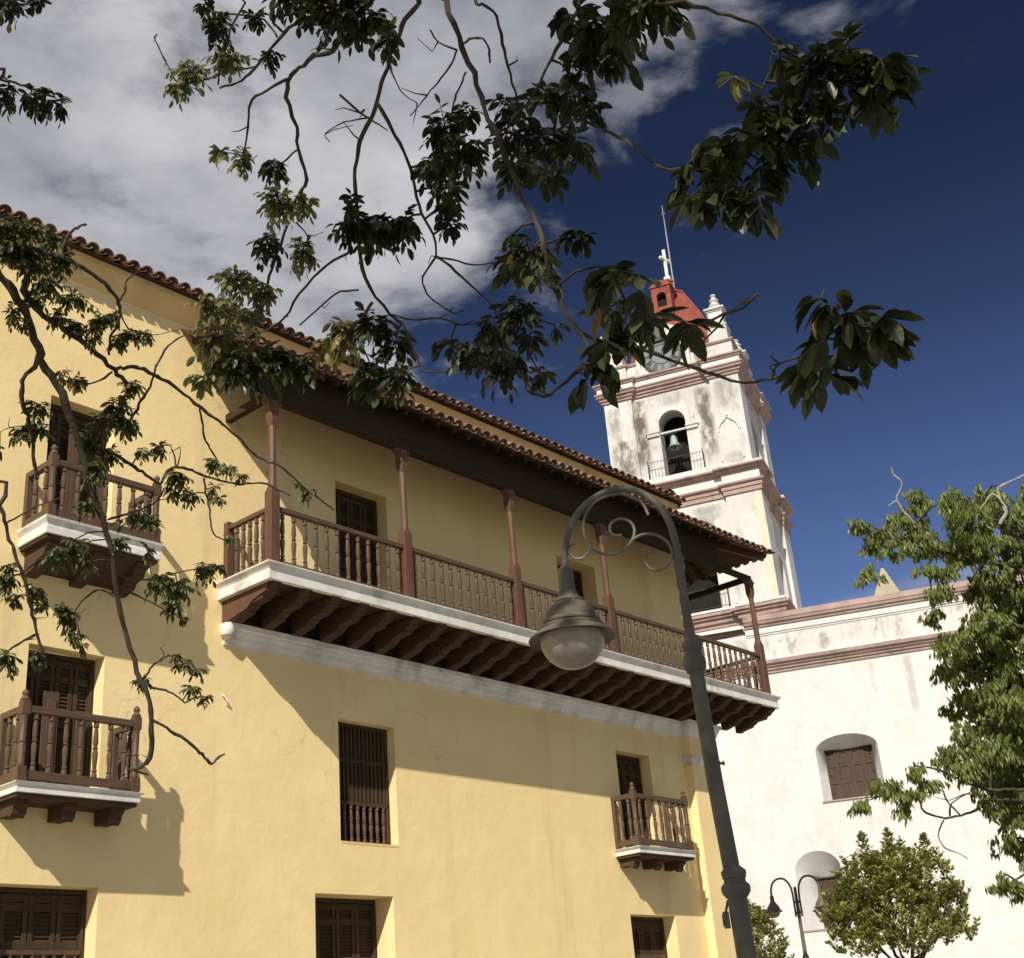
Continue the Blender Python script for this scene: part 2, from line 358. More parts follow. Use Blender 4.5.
def arch_fill(mb, a, b, zs, zt, P, depth, mi=0, n=14, rise=None):
    """fills the corners of a rectangular hole (a..b, up to zt) so that it ends in an arch springing at zs"""
    r = (b-a)/2; cx = (a+b)/2; rise = rise or zt-zs
    arc = [(cx+r*math.cos(math.pi*(1-k/n)), zs+rise*math.sin(math.pi*(k/n))) for k in range(n+1)]
    for k in range(n):
        (xa, za), (xb, zb) = arc[k], arc[k+1]
        mb.quad(P(xa, 0, za), P(xb, 0, zb), P(xb, 0, zt), P(xa, 0, zt), mi)
        mb.quad(P(xa, 0, za), P(xb, 0, zb), P(xb, depth, zb), P(xa, depth, za), mi)
def baluster_mesh(h, r, fat=1.0, n=8):
    prof = [(r*.9, 0), (r*.9, .06*h), (r*.62, .09*h), (r*.95, .12*h), (r*.6, .15*h), (r*.8*fat, .3*h), (r*.95*fat, .44*h), (r*.6, .50*h), (r*1.0, .52*h), (r*.6, .545*h), (r*.9*fat, .62*h), (r*.7*fat, .84*h), (r*.5, .88*h), (r*.95, .90*h), (r*.85, .92*h), (r*.85, h)]
    m = MB(); m.lathe(prof, 0, 0, n); return m

# ================================================================ SETTING
g = MB(); g.quad((-2500, -2500, 0), (2500, -2500, 0), (2500, 2500, 0), (-2500, 2500, 0))
tag(g.build('ground', 'pave'), kind='structure')

# ================================================================ YELLOW COLONIAL BUILDING
# local frame: x runs along the facade, -y comes out of it, z up; helper q(s, o, z) with o = distance out of the wall
bld = empty('colonial_building', -Nv*16.0, R(90-39.8))
tag(bld, 'yellow limewashed colonial building with brown wooden balconies and a tiled roof', 'building')
def q(s, o, z): return (s, -o, z)
pv = MB(); pv.box(-12, 26.4, -2.6, -.003, -.02, .13); tag(pv.build('pavement', 'kerbpave', None, None, .015), kind='structure')
bpy.data.objects['pavement'].location = bld.location; bpy.data.objects['pavement'].rotation_euler = bld.rotation_euler

SL, SR, DEEP, ZT = -12.0, 25.0, 12.0, 13.62
HOLES = [(8.30, 9.90, 0, 4.12, .26), (13.65, 15.30, 0, 4.17, .42), (21.69, 23.22, 0, 4.03, .30),      # street doors
         (8.65, 9.82, 5.26, 7.29, .24), (8.70, 9.80, 8.85, 11.14, .24),                                # doors of the two left balconies
         (21.80, 22.98, 5.23, 7.29, .25), (14.20, 15.47, 4.98, 6.97, .18),                             # right balcony door, barred window
         (14.26, 15.51, 8.80, 11.31, .26), (20.45, 21.76, 8.80, 11.31, .36),                           # gallery doors
         (1.8, 3.4, 0, 4.12, .26), (2.0, 3.2, 5.26, 7.29, .24), (2.0, 3.2, 8.85, 11.14, .24)]
w = MB()
PF = lambda s, d, z: q(s, -d, z)
wall_holes(w, SL, SR, 0, ZT, HOLES, PF, .25)
w.quad(q(SR, 0, 0), q(SR, -DEEP, 0), q(SR, -DEEP, ZT), q(SR, 0, ZT)); w.quad(q(SL, 0, 0), q(SL, -DEEP, 0), q(SL, -DEEP, ZT), q(SL, 0, ZT))
w.quad(q(SL, -DEEP, 0), q(SR, -DEEP, 0), q(SR, -DEEP, ZT), q(SL, -DEEP, ZT))
w.build('wall', 'yellow', bld, recalc=False)
# corner pilaster
p = MB(); p.box(24.30, 25.24, -.20, .85, 0, 7.84); p.build('corner_pilaster', 'yellow', bld, None, .012)

# ---- doors: leaf with louvres and a turned grille, a sub-part frame
def door(s0, s1, z0, z1, dep, grille=True, tall=1.0):
    m = MB(); o = -dep
    m.box(s0, s1, -o+.10, -o+.14, z0, z1)                                   # backing boards
    n = 4; wd = (s1-s0)/n
    for i in range(n):                                                      # stiles
        m.box(s0+i*wd+.012, s0+i*wd+.075, -o+.055, -o+.10, z0+.02, z1-.07)
        m.box(s0+(i+1)*wd-.075, s0+(i+1)*wd-.012, -o+.055, -o+.10, z0+.02, z1-.07)
    for zz in (z0+.02, z0+tall, z0+tall+.62*(z1-z0-tall), z1-.17):
        m.box(s0+.02, s1-.02, -o+.06, -o+.10, zz, zz+.10)
    k = int((z1-z0-tall)/.055)
    for i in range(k):                                                      # louvre blades
        zz = z0+tall+.11+i*.055
        if zz > z1-.2: break
        m.bar((s0+.05, -o+.085, zz), (s1-.05, -o+.085, zz), .008, .05, (0, .6, .8))
    leaf = m.build('door', 'dark', bld)
    f = MB(); f.box(s0, s0+.055, -o+.02, -o+.12, z0, z1); f.box(s1-.055, s1, -o+.02, -o+.12, z0, z1); f.box(s0+.055, s1-.055, -o+.02, -o+.12, z1-.06, z1)
    f.build('door_frame', 'dark', leaf)
    if grille:
        gm = MB(); nb = max(5, int((s1-s0)/.15))
        for i in range(nb):
            x = s0+.12+(s1-s0-.24)*i/(nb-1); bm_ = baluster_mesh(tall-.16, .028); gm.add([(a+x, b-o+.03, c+z0+.10) for a, b, c in bm_.v], bm_.f, 0, .5, True)
        gm.box(s0+.06, s1-.06, -o+.005, -o+.055, z0+tall-.07, z0+tall-.01); gm.box(s0+.06, s1-.06, -o+.005, -o+.055, z0+.03, z0+.10)
        gm.build('turned_grille', 'rail', leaf)
    return leaf
door(8.30, 9.90, .02, 4.12, .26, True, 3.35); door(13.65, 15.30, .02, 4.17, .42, True, 3.1); door(21.69, 23.22, .02, 4.03, .30, True, 3.3)
door(8.65, 9.82, 5.27, 7.29, .24, False); door(8.70, 9.80, 8.86, 11.14, .24, False); door(21.80, 22.98, 5.24, 7.29, .25, False)
door(14.26, 15.51, 8.82, 11.31, .26, False); door(20.45, 21.76, 8.82, 11.31, .36, False)
door(1.8, 3.4, .02, 4.12, .26, True, 3.0); door(2.0, 3.2, 5.27, 7.29, .24, False); door(2.0, 3.2, 8.86, 11.14, .24, False)
# an open brown shutter leaf in each left balcony door
for (s0, z0, z1) in ((9.0, 5.30, 6.7), (9.12, 8.88, 10.75)):
    m = MB(); m.box(s0, s0+.22, .12, .16, z0, z1); m.box(s0+.05, s0+.17, .10, .12, z0+.1, z1-.1); m.build('shutter_leaf', 'rail', bld)
    m = MB(); m.box(s0+.52, s0+.66, .13, .17, z0, z1-.2); m.box(s0+.55, s0+.63, .11, .13, z0+.1, z1-.3); m.build('shutter_leaf', 'rail', bld)
# barred window
m = MB(); s0, s1, z0, z1, o = 14.20, 15.47, 4.98, 6.97, -.18
m.box(s0, s1, .30, .34, z0, z1)  # near-black backing, the room's shade put into its colour
wn_ = m.build('window', 'void', bld)
m = MB()
for zz in (4.98, 5.62, 6.32, 6.91): m.box(s0, s1, .185, .235, zz, zz+.06)
m.box(s0, s0+.06, .185, .235, z0+.06, z1-.06); m.box(s1-.06, s1, .185, .235, z0+.06, z1-.06)
for i in range(13):
    x = s0+.10+(s1-s0-.2)*i/12; m.box(x-.022, x+.022, .195, .225, 5.68, 6.32); m.box(x-.022, x+.022, .195, .225, 6.38, 6.91)
m.box(s0+.07, s1-.07, .25, .29, 5.64, 6.95)
m.build('window_lattice', 'dark', wn_)
m = MB()
for i in range(8):
    x = s0+.13+(s1-s0-.26)*i/7; b_ = baluster_mesh(.58, .036); m.add([(a+x, b+.21, c+5.04) for a, b, c in b_.v], b_.f, 0, .5, True)
m.build('turned_grille', 'rail', wn_)
m = MB(); m.prism([q(14.205, .004, 4.95), q(15.465, .004, 4.95), q(15.465, .004, 4.99), q(14.205, .004, 4.99)], (0, .17, .004)); m.build('window_sill', 'cream', bld)

# ---- cove cornice and main roof
m = MB(); m.sweep([(SL, -.001), (SR+.001, -.001), (SR+.001, DEEP)], [(0, 13.24), (.012, 13.245), (.045, 13.30), (.09, 13.40), (.15, 13.50), (.19, 13.58), (.20, 13.66), (0, 13.66)], False, 0, 1); m.build('eaves_cornice', 'cream', bld)
rng = random.Random(5)
def tile_run(mb, eave, up, side, length, r=.098, lap=.42, thick=.016, first_in=0.0):
    """one row of barrel tiles: eave point, unit vector up the slope, unit vector along the eave"""
    E = Vector(eave); U = Vector(up).normalized(); A = Vector(side).normalized(); Nn = A.cross(U).normalized()
    if Nn.z < 0: Nn = -Nn
    k = 0; t = -first_in-rng.random()*.035
    while t < length-.02:
        t1 = min(t+lap+.06, length); tone = rng.random(); n = 7
        if k > 3: t1 = length                                             # courses further up read as one run
        rr = r*(1+.08*(rng.random()-.5)); jx = (rng.random()-.5)*.018
        lift0 = .020; lift1 = .0
        v = []; f = []
        for (tt, lf, sc) in ((t, lift0, 1.06), (t1, lift1, .93)):
            for rad in (rr*sc, rr*sc-thick):
                for i in range(n+1):
                    a = math.pi*i/n; p = E+U*tt+A*(rad*math.cos(a)+jx)+Nn*(rad*math.sin(a)*.88+lf); v.append(tuple(p))
        m_ = n+1
        for i in range(n):
            f.append((i, i+1, 2*m_+i+1, 2*m_+i)); f.append((m_+i, 3*m_+i, 3*m_+i+1, m_+i+1)); f.append((i, m_+i, m_+i+1, i+1))
        f.append((0, 2*m_, 3*m_, m_)); f.append((n, m_+n, 3*m_+n, 2*m_+n))
        mb.add(v, f, 0, tone, True)
        if k == 0:                                                       # mortar stop behind the open end
            pts = [tuple(E+U*(t+.05)+A*((rr-.012)*math.cos(math.pi*i/n)+jx)+Nn*((rr-.012)*.88*math.sin(math.pi*i/n)+.015)) for i in range(n+1)]
            mb.add(pts, [tuple(range(n+1))], 1, .5)
        t = t+lap; k += 1
        if k > 4: break
def pan_run(mb, eave, up, side, length, r=.085, inset=.02):
    E = Vector(eave); U = Vector(up).normalized(); A = Vector(side).normalized(); Nn = A.cross(U).normalized()
    if Nn.z < 0: Nn = -Nn
    n = 5; v = []; f = []
    for tt in (-.055+rng.random()*.02, length):
        for d in (0, -.016):
            for i in range(n+1):
                a = math.pi*i/n; v.append(tuple(E+U*tt+A*(r*math.cos(a))-Nn*(r*.55*math.sin(a)-.022+d*-1)))
    m_ = n+1
    for i in range(n):
        f.append((i, i+1, 2*m_+i+1, 2*m_+i)); f.append((m_+i, 3*m_+i, 3*m_+i+1, m_+i+1)); f.append((i, m_+i, m_+i+1, i+1))
    mb.add(v, f, 0, rng.random(), True)
rf = MB()
up_f = Vector((0, 1, .45)).normalized()
n_t = int((SR+.30-SL)/.245)
for i in range(n_t):
    s = SR+.20-i*.245
    L_ = min(6.2, max(.5, (SR+.32-s)*1.0+.1))*1.09
    tile_run(rf, q(s, .34, 13.70), up_f, (1, 0, 0), L_); pan_run(rf, q(s-.1225, .34, 13.70), up_f, (1, 0, 0), L_)
for i in range(46):
    o = .20-i*.245; L_ = min(6.2, max(.5, (.32-o)+.1))*1.09
    tile_run(rf, q(SR+.34, o, 13.70), (-1, 0, .45), (0, 1, 0), L_); pan_run(rf, q(SR+.34, o-.1225, 13.70), (-1, 0, .45), (0, 1, 0), L_)
ridge = (13.66+.45*6.2)
# boarding under the tiles
bd = MB(); e0 = .30
bd.add([q(SL, e0, 13.665), q(SR+e0, e0, 13.665), q(SR+e0-6.3, e0-6.3, 13.665+.45*6.3), q(SL, e0-6.3, 13.665+.45*6.3), q(SR+e0, -DEEP-e0, 13.665)], [(0, 1, 2, 3), (1, 4, 2), (3, 2, 4)], 1)
rf.add(bd.v, bd.f, 1)
roof = rf.build('roof', ['tile', 'soot'], bld, recalc=False)

# ---- moulded belt course below the gallery
prof = [(0, 7.82), (.035, 7.82), (.045, 7.88), (.085, 7.905), (.10, 7.97), (.135, 8.02), (.14, 8.055), (.185, 8.07), (.195, 8.15), (.05, 8.165), (0, 8.165)]
m = MB(); m.sweep([q(11.86, -.001, 0)[:2], q(24.30, -.001, 0)[:2], q(24.30, .199, 0)[:2], q(25.24, .199, 0)[:2], (25.24, .6), (25.24, .9)], prof, False, 0, 1)
m.lathe([(.03, 7.90), (.10, 7.95), (.125, 8.05), (.11, 8.13), (.02, 8.17)], 11.88, -.09, 12)
m.build('belt_cornice', 'white', bld)
prof2 = [(0, 7.20), (.03, 7.20), (.045, 7.26), (.085, 7.30), (.09, 7.37), (0, 7.385)]
m = MB(); m.sweep([(24.30, .0), (24.30, -.199), (25.24, -.199), (25.24, .5)], prof2, False, 0, 1); m.build('pilaster_band', 'white', bld)

# ---- small things on the wall
m = MB(); m.lathe([(.035, 0), (.04, .1), (.03, .14)], 0, 0, 8); o_ = m.build('wall_bracket', 'corbel', bld, q(12.75, .03, 11.0)); o_.rotation_euler = (R(75), 0, 0)
m = MB(); m.tube([(11.86, -.00, 7.02, .012), (11.88, -.05, 7.0, .012), (11.93, -.06, 6.93, .012), (11.93, -.02, 6.90, .012)], 6); m.build('wall_hook', 'white', bld)

# ---- the long gallery: floor slab is the part, everything on it a sub-part
m = MB()
slab_prof = [(-.06, 8.53), (.03, 8.53), (.03, 8.655), (.015, 8.66), (.015, 8.70), (.04, 8.735), (.085, 8.775), (.09, 8.80), (-.06, 8.80)]
PATH = [(11.78, .0), (11.78, -1.25), (26.58, -1.25), (26.58, 6.0)]
m.sweep(PATH, slab_prof, False, 0, 1)
gal = m.build('gallery', 'white', bld, None, .004)
tag(gal, 'long roofed wooden gallery on the top floor')
m = MB(); m.add([q(11.84, -.0, 8.56), q(11.84, 1.19, 8.56), q(26.52, 1.19, 8.56), q(26.52, -6, 8.56), q(25.01, -6, 8.56), q(25.01, 0, 8.56)], [(0, 1, 2, 5), (2, 3, 4, 5)])
m.add([q(11.84, -.0, 8.785), q(11.84, 1.19, 8.785), q(26.52, 1.19, 8.785), q(26.52, -6, 8.785), q(25.01, -6, 8.785), q(25.01, 0, 8.785)], [(0, 1, 2, 5), (2, 3, 4, 5)])
for i in range(9): m.box(11.86, 26.5, -1.17+i*.13, -1.165+i*.13, 8.548, 8.56)
m.build('floor_boards', 'corbel', gal)
# corbels: long stepped beam ends
def corbel_profile(z_top, reach, drop):
    pr = [(0, z_top), (reach, z_top), (reach, z_top-.10*drop)]
    pts = [(.97, .20), (.90, .27), (.885, .36), (.80, .42), (.765, .47), (.755, .57), (.50, .60), (.47, .68), (.40, .74), (.375, .84), (.20, .90), (.06, 1.0), (0, 1.0)]
    return pr+[(a*reach, z_top-b*drop) for a, b in pts]
m = MB(); m.prism([(0, -o, z) for o, z in corbel_profile(8.545, 1.03, .40)], (.19, 0, 0))
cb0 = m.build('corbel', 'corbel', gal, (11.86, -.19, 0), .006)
sp = (26.3-11.86)/24
for i in range(1, 25): place(cb0, gal, (11.86+sp*i, -.19 if i*sp+11.86 < 24.2 else -.21, 0))
for i in range(1, 9): place(cb0, gal, (25.26, .15+i*.6, 0), R(90))
m = MB(); m.prism([q(11.86, .02, 8.54), q(11.86, 1.15, 8.54), q(11.86, 1.06, 8.40), q(11.86, .75, 8.34), q(11.86, .6, 8.24), q(11.86, .22, 8.18), q(11.86, .02, 8.17)], (-.02, 0, 0)); m.build('corbel_side_board', 'post', gal)
# posts
PS = [11.91, 14.80, 17.66, 20.53, 23.42, 26.32]
m = MB()
m.box(-.085, .085, -.085, .085, 8.80, 10.02)
v = [(-.085, -.085), (.085, -.085), (.085, .085), (-.085, .085)]
def ring(a, ch, z): c = a*ch; return [(-a+c, -a, z), (a-c, -a, z), (a, -a+c, z), (a, a-c, z), (a-c, a, z), (-a+c, a, z), (-a, a-c, z), (-a, -a+c, z)]
rings = [ring(.085, .05, 10.02), ring(.062, .58, 10.14), ring(.055, .58, 11.18), ring(.07, .3, 11.25), ring(.078, .1, 11.34), ring(.078, .05, 11.66)]
vv = [p for r_ in rings for p in r_]; ff = [(i*8+k, i*8+(k+1) % 8, (i+1)*8+(k+1) % 8, (i+1)*8+k) for i in range(len(rings)-1) for k in range(8)]
m.add(vv, ff)
m.prism([(-.17, -.06, 11.625), (-.16, -.06, 11.57), (-.11, -.06, 11.54), (-.08, -.06, 11.44), (.08, -.06, 11.44), (.11, -.06, 11.54), (.16, -.06, 11.57), (.17, -.06, 11.625)], (0, .12, 0))
pst = m.build('gallery_post', 'post', gal, q(PS[0], 1.16, 0), .006)
for s in PS[1:]: place(pst, gal, q(s, 1.16, 0))
place(pst, gal, q(26.32, -1.75, 0), R(90)); place(pst, gal, q(26.32, -4.6, 0), R(90))
# rails
def rail_pair(parent, a, b, zb, zt, wd=.09, hb=.085, ht=.075):
    for z, h, nm in ((zb, hb, 'bottom_rail'), (zt-ht, ht, 'handrail')):
        m = MB(); m.bar((*a, z+h/2), (*b, z+h/2), wd if nm == 'handrail' else wd*.8, h); m.build(nm, 'railx', parent, None, .006)
gb = baluster_mesh(.80, .041, 1.05).build('baluster', 'rail', gal, (0, 0, -50)); first = [True]
def put(src, parent, loc, flag):
    if flag[0]: src.location = loc; flag[0] = False; return src
    return place(src, parent, loc)
for i in range(5):
    a, b = PS[i]+.085, PS[i+1]-.085
    rail_pair(gal, (a, -1.16), (b, -1.16), 8.815, 9.80)
    for k in range(12): put(gb, gal, (a+(b-a)*(k+.5)/12, -1.16, 8.90), first)
rail_pair(gal, (11.91, -.03), (11.91, -1.075), 8.815, 9.80)
for k in range(5): put(gb, gal, (11.91, -.19-(k+.5)*.165, 8.90), first)
m = MB(); m.box(11.85, 11.97, -.11, -.003, 8.80, 9.86); m.build('wall_post', 'post', gal)
rail_pair(gal, (26.32, -1.075), (26.32, 1.665), 8.815, 9.80); rail_pair(gal, (26.32, 1.835), (26.32, 4.515), 8.815, 9.80)
for k in range(12): put(gb, gal, (26.32, -1.075+(k+.5)*.228, 8.90), first)
# beams, rafters, roof
m = MB(); m.box(11.60, 24.95, -1.24, -1.08, 11.625, 12.36); m.box(24.95, 26.40, -1.21, -1.11, 11.63, 11.76); m.box(26.27, 26.37, -1.11, 6, 11.63, 11.76); m.box(11.85, 11.97, -1.08, -.003, 11.70, 11.84)
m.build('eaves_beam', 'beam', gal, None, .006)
m = MB(); m.box(11.84, 24.28, -.035, -.002, 8.17, 8.55); m.box(24.28, 25.26, -.225, -.19, 8.17, 8.55); m.build('dark_wall_strip', 'corbel', gal)  # dark strips added over the wall to darken the gaps between corbels
m = MB()
ZW, ZE, OE = 13.08, 12.20, 1.68; sl = (ZW-ZE)/OE
for i in range(38):
    s = 11.35+i*.4
    if s > 25.0: break
    m.bar(q(s, .02, ZW-.10), q(s, OE-.08, ZE-.06), .07, .09)
for i in range(14): m.bar((25.02, .2+i*.4, ZW-.10), (26.60, .2+i*.4, ZE-.06), .07, .09)
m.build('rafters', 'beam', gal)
m = MB(); m.bar(q(25.02, .02, ZW-.16), q(26.55, 1.55, ZE-.06), .09, .12); m.build('hip_rafter', 'post', gal)
gr = MB(); upg = Vector((0, 1, sl)).normalized(); SE = 25.0+OE
n_g = int((SE-11.15)/.245)
for i in range(n_g+1):
    s = SE-.11-i*.245
    L_ = (OE if s < 25 else max(.25, OE-(s-25.0)))*math.sqrt(1+sl*sl)+.02
    tile_run(gr, q(s, OE, ZE+.045), upg, (1, 0, 0), L_, .100); pan_run(gr, q(s-.1225, OE, ZE+.045), upg, (1, 0, 0), L_)
for i in range(30):
    o = OE-.11-i*.245; L_ = (OE if o < 0 else max(.25, OE-o))*math.sqrt(1+sl*sl)+.02
    tile_run(gr, q(SE, o, ZE+.045), (-1, 0, sl), (0, 1, 0), L_, .100); pan_run(gr, q(SE, o-.1225, ZE+.045), (-1, 0, sl), (0, 1, 0), L_)
hp = Vector(q(SE, OE, ZE+.10)); hu = (Vector(q(25.0, 0, ZW+.13))-hp)
tile_run(gr, hp, hu, (1, -1, 0), hu.length, .11)
gr.add([q(11.15, .0, ZW), q(11.15, OE-.05, ZE+.02), q(SE-.05, OE-.05, ZE+.02), q(25.0, 0, ZW), q(SE-.05, -6, ZE+.02), q(25.0, -6, ZW)], [(0, 1, 2, 3), (3, 2, 4, 5)], 1)
gr.build('gallery_roof', ['tile', 'soot'], gal, recalc=False)
m = MB(); m.bar(q(11.17, .02, ZW-.07), q(11.17, OE-.05, ZE-.03), .05, .12); m.build('verge_board', 'dark', gal)

# ---- small balconies
def balcony(label, s0, s1, op, zs, thick, zr, deep_corbel, hang=.26, n=7, nside=2):
    """s0..s1 posts, op = distance of the posts from the wall, zs slab top, zr rail top"""
    m = MB(); e = .05
    pr = [(-.04, zs-thick), (.02, zs-thick), (.02, zs-thick*.58), (.005, zs-thick*.55), (.008, zs-thick*.38), (.05, zs-thick*.14), (.06, zs), (-.04, zs)]
    m.sweep([(s0-e, -.002), (s0-e, -op-e), (s1+e, -op-e), (s1+e, -.002)], pr, False, 0, 1)
    m.box(s0-.03, s1+.03, -op-.03, -.004, zs-thick+.012, zs-.006)
    b = m.build('balcony', 'white', bld, None, .004); tag(b, label)
    u = MB(); u.box(s0-.04, s1+.04, -op-.035, -.004, zs-thick-.05, zs-thick+.008); u.build('floor_boards', 'corbel', b)
    # corbels
    m = MB()
    if deep_corbel:
        pf = [(0, 0), (op*.96, 0), (op*.94, -.06), (op*.80, -.10), (op*.74, -.18), (op*.48, -.22), (op*.40, -.30), (op*.12, -.34), (0, -.35)]
    else:
        pf = [(0, 0), (op*.78, 0), (op*.76, -.05), (op*.66, -.09), (op*.63, -.16), (op*.52, -.21), (op*.48, -hang), (0, -hang)]
    m.prism([(0, -o, z) for o, z in pf], (.20, 0, 0)); c0 = m.build('corbel', 'corbel' , b, (s0+.04, -.003, zs-thick-.052), .006)
    for k in (1, 2): place(c0, b, (s0+.04+(s1-s0-.28)*k/2, -.003, zs-thick-.052))
    if deep_corbel:
        m = MB(); m.prism([(s0+.26, -o, z+zs-thick-.052) for o, z in [(0, -.0), (op*.9, -.0), (op*.45, -.15), (0, -.26)]], (s1-s0-.5, 0, 0)); m.build('corbel_boarding', 'corbel', b)
    # posts with finials
    h = zr-zs
    m = MB(); m.box(-.06, .06, -.06, .06, .02, .20)
    m.lathe([(.05, .20), (.057, .23), (.047, .26), (.058, h*.45), (.046, h*.5), (.058, h*.52), (.046, h*.54), (.052, h-.16), (.058, h-.13), (.05, h-.12)], 0, 0, 10)
    m.box(-.055, .055, -.055, .055, h-.12, h+.05); m.lathe([(.055, h+.05), (.066, h+.075), (.05, h+.10), (.032, h+.125), (.046, h+.155), (.04, h+.185), (.012, h+.215)], 0, 0, 10)
    p0 = m.build('balcony_post', 'rail', b, (s0, -op, zs)); place(p0, b, (s1, -op, zs))
    m = MB(); m.box(-.04, .04, -.04, .04, .02, h)
    p1 = m.build('wall_post', 'rail', b, (s0, -.045, zs), .004); place(p1, b, (s1, -.045, zs))
    zb = zs+.045
    rail_pair(b, (s0+.06, -op), (s1-.06, -op), zb, zr, .085, .11, .09)
    rail_pair(b, (s0, -.085), (s0, -op+.06), zb, zr, .085, .11, .09); rail_pair(b, (s1, -.085), (s1, -op+.06), zb, zr, .085, .11, .09)
    bb = baluster_mesh(h-.235, .042).build('baluster', 'rail', b, (0, 0, -50)); fl = [True]
    for k in range(n): put(bb, b, (s0+.06+(s1-s0-.12)*(k+.5)/n, -op, zb+.105), fl)
    for k in range(nside):
        for s in (s0, s1): put(bb, b, (s, -.085-(op-.145)*(k+.6)/nside, zb+.105), fl)
balcony('small brown balcony of the middle floor at the left', 8.36, 10.02, .55, 5.27, .13, 6.26, False, .18)
balcony('small brown balcony of the top floor at the left', 8.44, 10.12, .68, 8.86, .24, 9.76, True)
balcony('small brown balcony of the middle floor by the right corner', 21.48, 23.28, .54, 5.24, .13, 6.28, False, .15)
balcony('small brown balcony of the middle floor beyond the left one', 1.75, 3.45, .58, 5.27, .13, 6.26, False, .24)

# ================================================================ CHURCH (nave) - local x along the wall to the right, y inward
TG = Vector((10.86131, 52.89643, 0))
chu = empty('church', TG, R(90-106.0))
tag(chu, 'white limewashed church wall with pink cornices and two shuttered windows', 'church')
X0, X1, CD = -4.5, 24.0, 16.0
w = MB(); PC = lambda x, d, z: (x, d, z)
# arched splayed recesses: outer hole in the wall sheet
def splay(mb, a, b, zb, zs, zt, inner, dep, n=28):
    """arched opening a..b in the wall whose sides and soffit taper to the smaller rectangle inner at depth dep"""
    x0, x1, z0, z1 = inner; r = (b-a)/2; cx = (a+b)/2
    out = [(a, zb), (a, (zb+zs)/2), (a, zs)]+[(cx-r*math.cos(math.pi*k/n), zs+(zt-zs)*math.sin(math.pi*k/n)) for k in range(1, n)]+[(b, zs), (b, (zb+zs)/2), (b, zb)]
    inn = [(x0, z0), (x0, (z0+z1)/2), (x0, z1)]+[(x0+(x1-x0)*k/n, z1) for k in range(1, n)]+[(x1, z1), (x1, (z0+z1)/2), (x1, z0)]
    k_ = 6; vs = []; fs = []; nn = len(out)               # one smooth tapering surface
    for j in range(k_+1):
        t = j/k_
        for o_, i_ in zip(out, inn): vs.append((o_[0]+(i_[0]-o_[0])*t, dep*t, o_[1]+(i_[1]-o_[1])*t))
    for j in range(k_):
        for i in range(nn-1): fs.append((j*nn+i, j*nn+i+1, (j+1)*nn+i+1, (j+1)*nn+i))
    mb.add(vs, fs, 0, .5, True)
    mb.quad((a, 0, zb), (b, 0, zb), (x1, dep, z0), (x0, dep, z0))
    for k in range(n):                                   # corners between the arch and the square cut of the wall sheet
        p, q_ = out[2+k], out[3+k]; mb.quad((p[0], 0, p[1]), (q_[0], 0, q_[1]), (q_[0], 0, zt), (p[0], 0, zt))
WINI, NICI = (.72, 2.62, 10.02, 12.06), (-.44, .56, 5.27, 7.22)
wall_holes(w, X0, X1, 0, 17.20, [(.42, 2.86, 9.98, 12.52, 0), (-1.14, .62, 5.25, 8.15, 0)], PC, 0)
splay(w, .42, 2.86, 9.98, 11.95, 12.52, WINI, .55); splay(w, -1.14, .62, 5.25, 7.45, 8.15, NICI, .75)
w.quad((X0, 0, 0), (X0, CD, 0), (X0, CD, 17.2), (X0, 0, 17.2)); w.quad((X1, 0, 0), (X1, CD, 0), (X1, CD, 17.2), (X1, 0, 17.2)); w.quad((X0, CD, 0), (X1, CD, 0), (X1, CD, 17.2), (X0, CD, 17.2))
w.build('wall', 'church', chu, recalc=False)
def shutters(inner, dep, sill):
    x0, x1, z0, z1 = inner; k = MB(); k.box(x0-.1, x1+.1, dep+.12, dep+.17, z0-.1, z1+.1); n = 4
    for i in range(n):
        xa = x0+(x1-x0)*i/n; xb = x0+(x1-x0)*(i+1)/n
        k.box(xa+.02, xa+.10, dep+.085, dep+.12, z0, z1); k.box(xb-.10, xb-.02, dep+.085, dep+.12, z0, z1)
        for t in (0, .33, .66, .93): k.box(xa+.10, xb-.10, dep+.09, dep+.12, z0+(z1-z0)*t, z0+(z1-z0)*t+.1)
    s = k.build('window', 'church_shutter', chu); f = MB(); f.box(x0, x0+.05, dep+.002, dep+.085, z0, z1); f.box(x1-.05, x1, dep+.002, dep+.085, z0, z1); f.box(x0+.05, x1-.05, dep+.002, dep+.085, z1-.05, z1); f.build('window_frame', 'church_shutter', s)
    h_ = MB()
    for xx in (x0+.06, x1-.16):
        for t in (.16, .5, .84): h_.box(xx, xx+.10, dep+.07, dep+.086, z0+(z1-z0)*t, z0+(z1-z0)*t+.04)
    h_.build('hinges', 'iron', s)
    m = MB(); m.box(*sill); m.build('window_sill', 'pink', chu)
shutters(WINI, .55, (.36, 2.6, -.05, .50, 9.93, 9.992)); shutters(NICI, .75, (-1.2, .5, -.04, .70, 5.2, 5.262))
FRONT = [(X0, 0), (X1, 0), (X1, CD)]
m = MB(); m.sweep(FRONT, [(0, 15.42), (.05, 15.42), (.07, 15.52), (.13, 15.55), (.15, 15.64), (.22, 15.67), (.24, 15.75), (.33, 15.78), (.36, 15.90), (.02, 15.99), (0, 15.99)], False, 0, 1); m.build('cornice', 'pink', chu)
m = MB(); m.sweep([(X0, -.003), (X1, -.003)], [(0, 15.99), (.05, 15.99), (.045, 16.06), (.02, 16.08), (.02, 17.06), (0, 17.06)], False, 0, 1); m.build('attic_wall', 'church_attic', chu)
ATT = [(-1.62, 0), (X1, 0), (X1, CD)]
m = MB(); m.sweep(ATT, [(0, 17.06), (.05, 17.06), (.06, 17.12), (.10, 17.15), (.10, 17.42), (0, 17.42)], False, 0, 1); m.build('white_fascia', 'church', chu)
